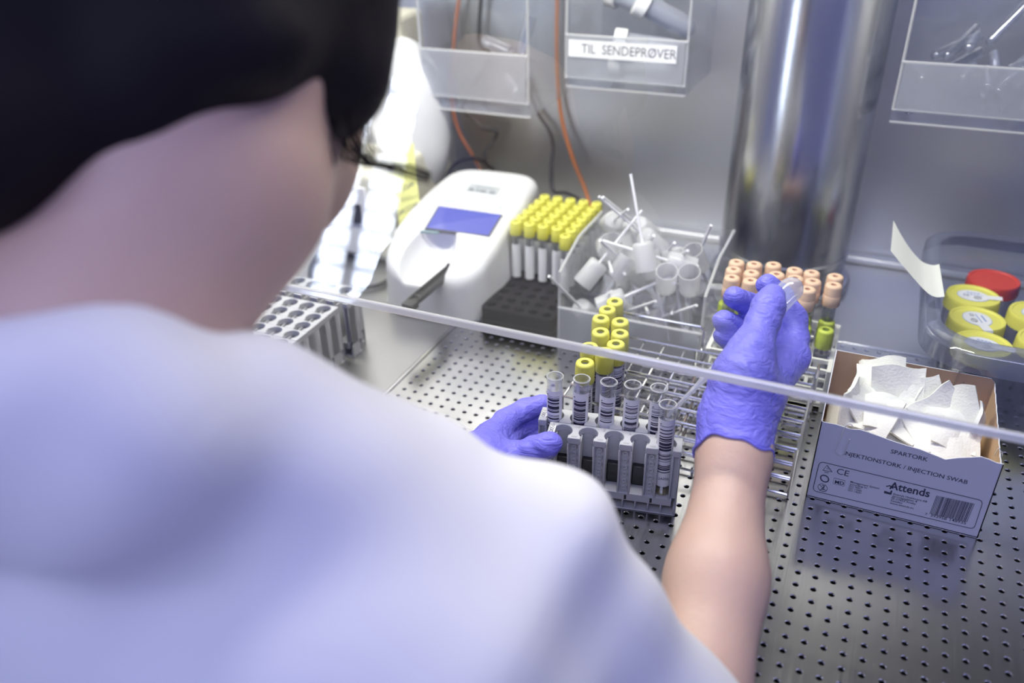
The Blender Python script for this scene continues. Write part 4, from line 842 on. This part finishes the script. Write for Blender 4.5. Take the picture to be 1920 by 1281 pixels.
# ------------------------------------------------------------------ cables on the rear wall
def cable(label, pts, r, m):
    P = spline([ony(x, y, yy) for x, y, yy in pts], 8); return tag(MB().tube(P, r, 8).build('cable', m), label, 'cable')
cable('orange cable hanging behind the bin above the analyser', [(866, -40, 1.07), (853, 60, 1.07), (847, 150, 1.07), (848, 200, 1.07), (862, 250, 1.06), (885, 290, 1.05), (900, 318, 1.03), (906, 340, 1.0)], 0.0027, ORANGE)
cable('orange cable hanging beside the bin with the printed strip', [(1046, -40, 1.075), (1044, 80, 1.075), (1047, 170, 1.075), (1056, 235, 1.07), (1075, 300, 1.06), (1095, 350, 1.05), (1106, 385, 1.04), (1112, 410, 1.03)], 0.0027, ORANGE)
cable('dark cable kinked behind the white analyser', [(905, -40, 1.07), (899, 40, 1.07), (900, 80, 1.07), (918, 110, 1.07), (868, 195, 1.07), (885, 220, 1.065), (905, 240, 1.06), (930, 246, 1.06), (926, 262, 1.06), (911, 282, 1.05), (911, 305, 1.04), (925, 318, 1.03)], 0.0027, CABLE)
cable('dark cable looping over the back of the white analyser', [(920, 316, 1.03), (905, 302, 1.03), (882, 297, 1.02), (855, 308, 1.0), (838, 328, 0.98), (830, 345, 0.97)], 0.0028, BLACKP)
cable('thin grey cable hanging behind the yellow-capped tubes', [(985, 150, 1.075), (1008, 210, 1.075), (1030, 245, 1.07), (1037, 275, 1.07), (1034, 320, 1.06), (1037, 358, 1.05), (1060, 362, 1.04), (1085, 372, 1.03)], 0.0027, CABLE)
P = [onz(x, y, 0.004) for x, y in ((600, 470), (582, 505), (590, 540), (640, 540), (700, 538), (735, 520), (760, 490))]; tag(MB().tube(spline(P, 8), 0.003, 8).build('cable', BLACKP), 'black cable lying on the plate behind the grey racks', 'cable')
# ------------------------------------------------------------------ the person, seen from behind over the shoulder
person = thing('person', 'person in a white short-sleeved top and purple gloves, seen from behind, pipetting', 'person')
def fld(prims, k):
    def f(P):
        d = None
        for q in prims:
            e = ell_d(P, *q[1:]) if q[0] == 'e' else cone_d(P, *q[1:]); d = e if d is None else smin(d, e, k)
        return d
    return f
EL_R = at(1275, 1480, 0.455); SH_R = at(960, 1065, 0.40); WR_R = at(1377, 850, 0.585); MID_R = at(1343, 1085, 0.532)
SH_L = Vector((-0.43, 0.19, 0.20)); EL_L = Vector((-0.43, 0.33, 0.035)); WR_L = at(850, 915, 0.640)
CH = Vector((-0.245, 0.20, 0.14)); HIP = Vector((-0.28, 0.00, -0.33))
N0, N1 = at(335, 330, 0.355), at(170, 640, 0.330)
sk = [('e', at(320, -40, 0.365), (0.072, 0.088, 0.092)), ('e', at(372, 330, 0.372), (0.056, 0.062, 0.056)), ('e', at(520, 250, 0.43), (0.04, 0.05, 0.06)), ('c', at(330, 180, 0.365), N0, 0.06, 0.056), ('c', N0, N1, 0.054, 0.054),
      ('c', at(150, 820, 0.325), at(600, 940, 0.365), 0.036, 0.036), ('c', at(600, 940, 0.365), SH_R, 0.036, 0.042), ('c', SH_R, EL_R, 0.040, 0.034), ('c', EL_R, MID_R, 0.034, 0.0295), ('c', MID_R, WR_R, 0.0292, 0.0225), ('c', WR_R, at(1405, 770, 0.60), 0.0220, 0.017),
      ('c', at(150, 820, 0.325), SH_L, 0.036, 0.042), ('c', SH_L, EL_L, 0.040, 0.034), ('c', EL_L, WR_L, 0.034, 0.023), ('c', WR_L, at(905, 865, 0.655), 0.022, 0.015)]
HCn = at(320, -40, 0.365); FD = Vector((0.10, 0.86, -0.50)).normalized(); SDv = FD.cross(Vector((0, 0, 1))).normalized(); UPv = SDv.cross(FD)
sk += [('c', HCn+FD*0.080+UPv*0.012, HCn+FD*0.112-UPv*0.022, 0.008, 0.011), ('e', HCn+FD*0.060-UPv*0.075, (0.036, 0.036, 0.030)), ('c', HCn+FD*0.083-UPv*0.050-SDv*0.018, HCn+FD*0.083-UPv*0.050+SDv*0.018, 0.008, 0.008), ('e', HCn+FD*0.04-UPv*0.03, (0.062, 0.062, 0.062))]
for s in (-1, 1): sk.append(('e', HCn+SDv*0.074*s-UPv*0.012, (0.010, 0.018, 0.028)))
for dx in (-0.08, 0.0, 0.08): sk.append(('c', CH+Vector((dx, 0, 0)), HIP+Vector((dx, 0, 0)), 0.068, 0.085))
net_obj('body', fld(sk, 0.02), (-0.56, -0.14, -0.45), (0.06, 0.56, 0.55), 0.0055, SKIN, person, 3)
# top: yoke, shoulders, short sleeves, torso
ts = [('c', at(120, 820, 0.325), at(600, 935, 0.365), 0.048, 0.046), ('c', at(330, 775, 0.33), at(430, 770, 0.34), 0.036, 0.034), ('c', at(600, 935, 0.365), SH_R, 0.047, 0.050), ('c', at(745, 862, 0.39), at(800, 870, 0.395), 0.028, 0.028), ('c', SH_R, EL_R, 0.048, 0.057),
      ('c', at(120, 820, 0.325), SH_L, 0.048, 0.052), ('c', SH_L, EL_L, 0.052, 0.055), ('c', at(-60, 800, 0.29), at(230, 795, 0.295), 0.038, 0.038)]
for dx in (-0.09, 0.0, 0.09): ts.append(('c', CH+Vector((dx, 0, 0)), HIP+Vector((dx, 0, -0.02)), 0.088, 0.105))
_tsf = fld(ts, 0.022)
def top_field(P):
    d = _tsf(P)
    w = 0.0025*np.sin(P[:, 0]*52+P[:, 2]*38+2.5*np.sin(P[:, 1]*24))+0.0022*np.sin(P[:, 0]*-30+P[:, 2]*70+1.7*np.sin(P[:, 0]*40)); d = d+w
    ea = np.array((EL_R-SH_R).normalized(), np.float32); d = np.maximum(d, (P-np.array(EL_R-(EL_R-SH_R).normalized()*0.012, np.float32))@ea-0.0) if True else d
    return d
net_obj('white_top', top_field, (-0.60, -0.16, -0.45), (0.08, 0.50, 0.42), 0.0055, COTTON, person, 4)
# hair
hs_ = [('e', at(330, -180, 0.350), (0.085, 0.098, 0.088)), ('c', at(0, 180, 0.300), at(235, 185, 0.310), 0.030, 0.028), ('c', at(-70, 240, 0.290), at(-60, 100, 0.30), 0.040, 0.05), ('c', at(540, 105, 0.375), at(590, 125, 0.380), 0.036, 0.035), ('c', at(640, -60, 0.38), at(655, 20, 0.385), 0.030, 0.022), ('e', at(300, 60, 0.335), (0.07, 0.05, 0.036))]
net_obj('hair', fld(hs_, 0.018), (-0.55, 0.02, 0.24), (0.02, 0.50, 0.60), 0.005, HAIR, person, 3)
rnd = random.Random(3); b = MB()
for k in range(150):
    j = rnd.gauss(0, 1); w = rnd.random(); e = rnd.gauss(0, 1)
    if k < 70: pts = [at(690+14*j, -60, 0.385), at(705+16*j, 60, 0.388), at(668+16*j+6*e, 180, 0.39), at(655+20*j+10*e, 240+10*w, 0.392), at(690+22*j, 292+14*w, 0.395), at(740+26*w, 318+10*e, 0.397), at(780+30*w, 332+8*e, 0.40)][:4+int(w*4)]
    elif k < 95: pts = [at(730+8*j, -60, 0.385), at(728+9*j, 60, 0.388), at(700+12*j, 160, 0.39), at(640+20*j, 230, 0.392), at(620+20*e, 275, 0.39)]
    else: pts = [at(560+60*e, 100, 0.36), at(575+60*e, 230, 0.365), at(590+60*e+20*j, 300+20*w, 0.37)]
    if len(pts) > 1: b.tube(spline(pts, 5), 0.00022 if k < 95 else 0.00018, 4)
hs2 = b.build('hair_strands', HAIR, person); hs2['kind'] = 'stuff'

# gloves --------------------------------------------------------------------
def glove_material():
    m = NITRILE; N, L = nodes(m); bs = N['Principled BSDF']; tc = N.new('ShaderNodeTexCoord')
    mp = N.new('ShaderNodeMapping'); mp.inputs['Scale'].default_value = (0.5, 1.0, 1.9); mp.inputs['Rotation'].default_value = (0.4, 0.25, 0.5); L.new(tc.outputs['Object'], mp.inputs[0])
    n1 = N.new('ShaderNodeTexNoise'); n1.inputs['Scale'].default_value = 110; n1.inputs['Detail'].default_value = 3; n1.inputs['Distortion'].default_value = 1.3; L.new(mp.outputs[0], n1.inputs['Vector'])
    n2 = N.new('ShaderNodeTexNoise'); n2.inputs['Scale'].default_value = 38; n2.inputs['Detail'].default_value = 2; L.new(tc.outputs['Object'], n2.inputs['Vector'])
    ad = N.new('ShaderNodeMath'); ad.operation = 'MULTIPLY_ADD'; ad.inputs[1].default_value = 1.6; L.new(n2.outputs[0], ad.inputs[0]); L.new(n1.outputs[0], ad.inputs[2])
    bp = N.new('ShaderNodeBump'); bp.inputs['Strength'].default_value = 0.5; bp.inputs['Distance'].default_value = 0.0035; L.new(ad.outputs[0], bp.inputs['Height']); L.new(bp.outputs[0], bs.inputs['Normal'])
glove_material()
def chain(pts): return [('c', pts[i][0], pts[i+1][0], pts[i][1], pts[i+1][1]) for i in range(len(pts)-1)]
def A(x, y, d, r): return (at(x, y, d), r)
def hand_field(palm, digits, cut=None, kp=0.012, kd=0.0030, ripple=0.0005):
    fp_ = fld(palm, kp); fd = [fld(q, 0.004) for q in digits]
    def f(P):
        d = fp_(P); ds = [g(P) for g in fd]; o = d
        for e in ds: o = np.minimum(o, smin(d, e, 0.0055))
        # keep neighbouring fingers apart: blend each with the palm only
        o = o+ripple*np.sin(P[:, 2]*420+P[:, 0]*260+3*np.sin(P[:, 1]*160))*0.6
        if cut is not None:
            p0, n_, a_ = cut; q = P-np.array(p0, np.float32); ph = np.arctan2(q@np.array(a_[0], np.float32), q@np.array(a_[1], np.float32)); o = np.maximum(o, q@np.array(n_, np.float32)-0.0022*np.sin(3*ph+0.6)-0.0012*np.sin(7*ph))
        return o
    return f
mcp_i, mcp_m, mcp_r, mcp_p = A(1486, 672, 0.632, 0.0122), A(1474, 645, 0.655, 0.0122), A(1452, 645, 0.674, 0.0118), A(1424, 655, 0.688, 0.0105)
cuff = at(1374, 852, 0.584); low = at(1370, 905, 0.572)
palmR = [('c', at(1400, 745, 0.602), mcp_i[0], 0.0225, 0.0125), ('c', at(1398, 745, 0.608), mcp_m[0], 0.021, 0.0125), ('c', at(1396, 750, 0.612), mcp_r[0], 0.019, 0.012), ('c', at(1392, 755, 0.614), mcp_p[0], 0.018, 0.0105), ('c', at(1380, 800, 0.594), at(1400, 742, 0.602), 0.0240, 0.0235), ('c', low, at(1380, 800, 0.594), 0.0300, 0.0240), ('c', at(1372, 775, 0.592), at(1392, 705, 0.592), 0.020, 0.0185), ('c', at(1392, 705, 0.592), at(1408, 662, 0.597), 0.0185, 0.0158)]
digR = [chain([A(1392, 705, 0.592, 0.0175), A(1410, 655, 0.597, 0.0148), A(1430, 605, 0.607, 0.0120), A(1441, 575, 0.613, 0.0118), A(1447, 557, 0.618, 0.0098)]),
        chain([mcp_i, A(1489, 635, 0.643, 0.0108), A(1487, 598, 0.652, 0.0105), A(1464, 556, 0.660, 0.0092), A(1438, 534, 0.655, 0.0086)]),
        chain([mcp_m, A(1440, 582, 0.690, 0.0105), A(1405, 572, 0.676, 0.0098), A(1376, 557, 0.657, 0.0086)]),
        chain([mcp_r, A(1428, 618, 0.697, 0.0102), A(1388, 618, 0.676, 0.0098), A(1356, 602, 0.656, 0.0088)]),
        chain([mcp_p, A(1408, 650, 0.697, 0.0092), A(1380, 648, 0.678, 0.0090), A(1356, 630, 0.660, 0.0080)])]
fa = (low-at(1380, 800, 0.594)).normalized(); s1 = fa.orthogonal().normalized(); s2_ = fa.cross(s1)
net_obj('glove', hand_field(palmR, digR, (cuff, fa, (s1, s2_))), (-0.125, 0.43, 0.045), (0.015, 0.70, 0.22), 0.0016, NITRILE, person, 2)
# rolled bead of the cuff
def bead(c0, ax, u, v, r0, r1):
    pts = []
    for k in range(73):
        a = 2*pi*k/72; q = 0.0022*math.sin(3*a+0.6)+0.0012*math.sin(7*a); pts.append(c0+u*(r0*math.sin(a))+v*(r1*math.cos(a))+ax*q)
    MB().tube(pts, 0.0011, 6, cap=False).build('glove_cuff_bead', NITRILE, person)
bead(cuff, fa, s1, s2_, 0.0272, 0.0272)
# hand steadying the racks
palmL = [('c', at(850, 915, 0.640), at(900, 868, 0.652), 0.024, 0.023), ('c', at(900, 868, 0.652), at(918, 822, 0.672), 0.020, 0.0125), ('c', at(900, 868, 0.652), at(945, 838, 0.682), 0.018, 0.0115), ('c', at(900, 870, 0.652), at(962, 862, 0.650), 0.018, 0.0125)]
digL = [chain([A(918, 822, 0.672, 0.0120), A(948, 790, 0.690, 0.0102), A(985, 768, 0.702, 0.0092), A(1018, 757, 0.703, 0.0080)]),
        chain([A(945, 838, 0.682, 0.0112), A(965, 808, 0.705, 0.0100), A(993, 795, 0.712, 0.0088), A(1018, 790, 0.712, 0.0078)]),
        chain([A(940, 855, 0.682, 0.0105), A(965, 832, 0.705, 0.0095), A(995, 820, 0.712, 0.0085), A(1015, 815, 0.712, 0.0075)]),
        chain([A(935, 868, 0.675, 0.0100), A(960, 852, 0.700, 0.0088), A(985, 842, 0.708, 0.0078), A(1005, 838, 0.708, 0.0070)]),
        chain([A(962, 862, 0.650, 0.0125), A(1000, 846, 0.645, 0.0112), A(1024, 836, 0.640, 0.0100), A(1034, 831, 0.638, 0.0085)])]
net_obj('glove', hand_field(palmL, digL), (-0.33, 0.40, -0.01), (-0.14, 0.60, 0.14), 0.0018, NITRILE, person, 2)

# seated lower body and stool, below the worktop
lg = [('c', HIP+Vector((0, 0, -0.02)), HIP+Vector((0, 0.02, -0.05)), 0.11, 0.11)]
for s in (-1, 1):
    h_ = HIP+Vector((0.09*s, 0.0, -0.05)); kn = Vector((HIP.x+0.12*s, 0.36, -0.40)); ft = Vector((HIP.x+0.12*s, 0.30, FZ+0.06)); lg += [('c', h_, kn, 0.080, 0.060), ('c', kn, ft, 0.058, 0.042), ('c', ft+Vector((0, 0, -0.022)), ft+Vector((0, 0.14, -0.026)), 0.036, 0.030)]
net_obj('trousers', fld(lg, 0.03), (-0.56, -0.14, FZ-0.01), (0.02, 0.52, -0.22), 0.009, mat('white_trousers', (0.7, 0.71, 0.76), 0.8), person, 2)
stool = thing('lab_stool', 'black round laboratory stool under the seated person', 'stool', (HIP.x, 0.0, FZ))
SZt = (HIP.z-0.16)-FZ
b = MB(); b.lathe([(0.0005, SZt-0.06), (0.16, SZt-0.06), (0.175, SZt-0.04), (0.17, SZt-0.01), (0.15, SZt), (0.0005, SZt)], 32); b.build('seat', BLACKP, stool)
b = MB(); b.lathe([(0.028, 0.06), (0.028, SZt-0.06), (0.0005, SZt-0.06)], 16); b.build('post', WIRE, stool)
for k in range(5):
    a = 2*pi*k/5; MB().tube([(0, 0, 0.075), (0.2*math.cos(a), 0.2*math.sin(a), 0.05), (0.25*math.cos(a), 0.25*math.sin(a), 0.02)], [0.022, 0.016, 0.02], 8).build('leg', BLACKP, stool)

# transfer pipette in the hand, its tip in the lone tube ------------------------
pp0 = at(1499, 526, 0.634); pp1 = TF_TOP-TF_DIR*0.012
pip = thing('transfer_pipette', 'clear plastic transfer pipette held in the gloved hand with its tip in a tube', 'pipette', pp1, Vector((0, 0, 1)).rotation_difference((pp0-pp1).normalized()).to_euler())
LP = (pp0-pp1).length; b = MB()
pr = [(0.0009, 0.0), (0.0014, 0.001), (0.0019, 0.030), (0.0020, 0.034), (0.0030, 0.040), (0.0032, LP-0.062), (0.0036, LP-0.056), (0.0074, LP-0.046), (0.0092, LP-0.038), (0.0094, LP-0.010)]+[(0.0094*math.cos(t), LP-0.010+0.010*math.sin(t)) for t in (0.3, 0.6, 0.9, 1.2, 1.45)]+[(0.0003, LP)]
b.lathe(pr, 20); b.build('barrel', PIPET, pip)
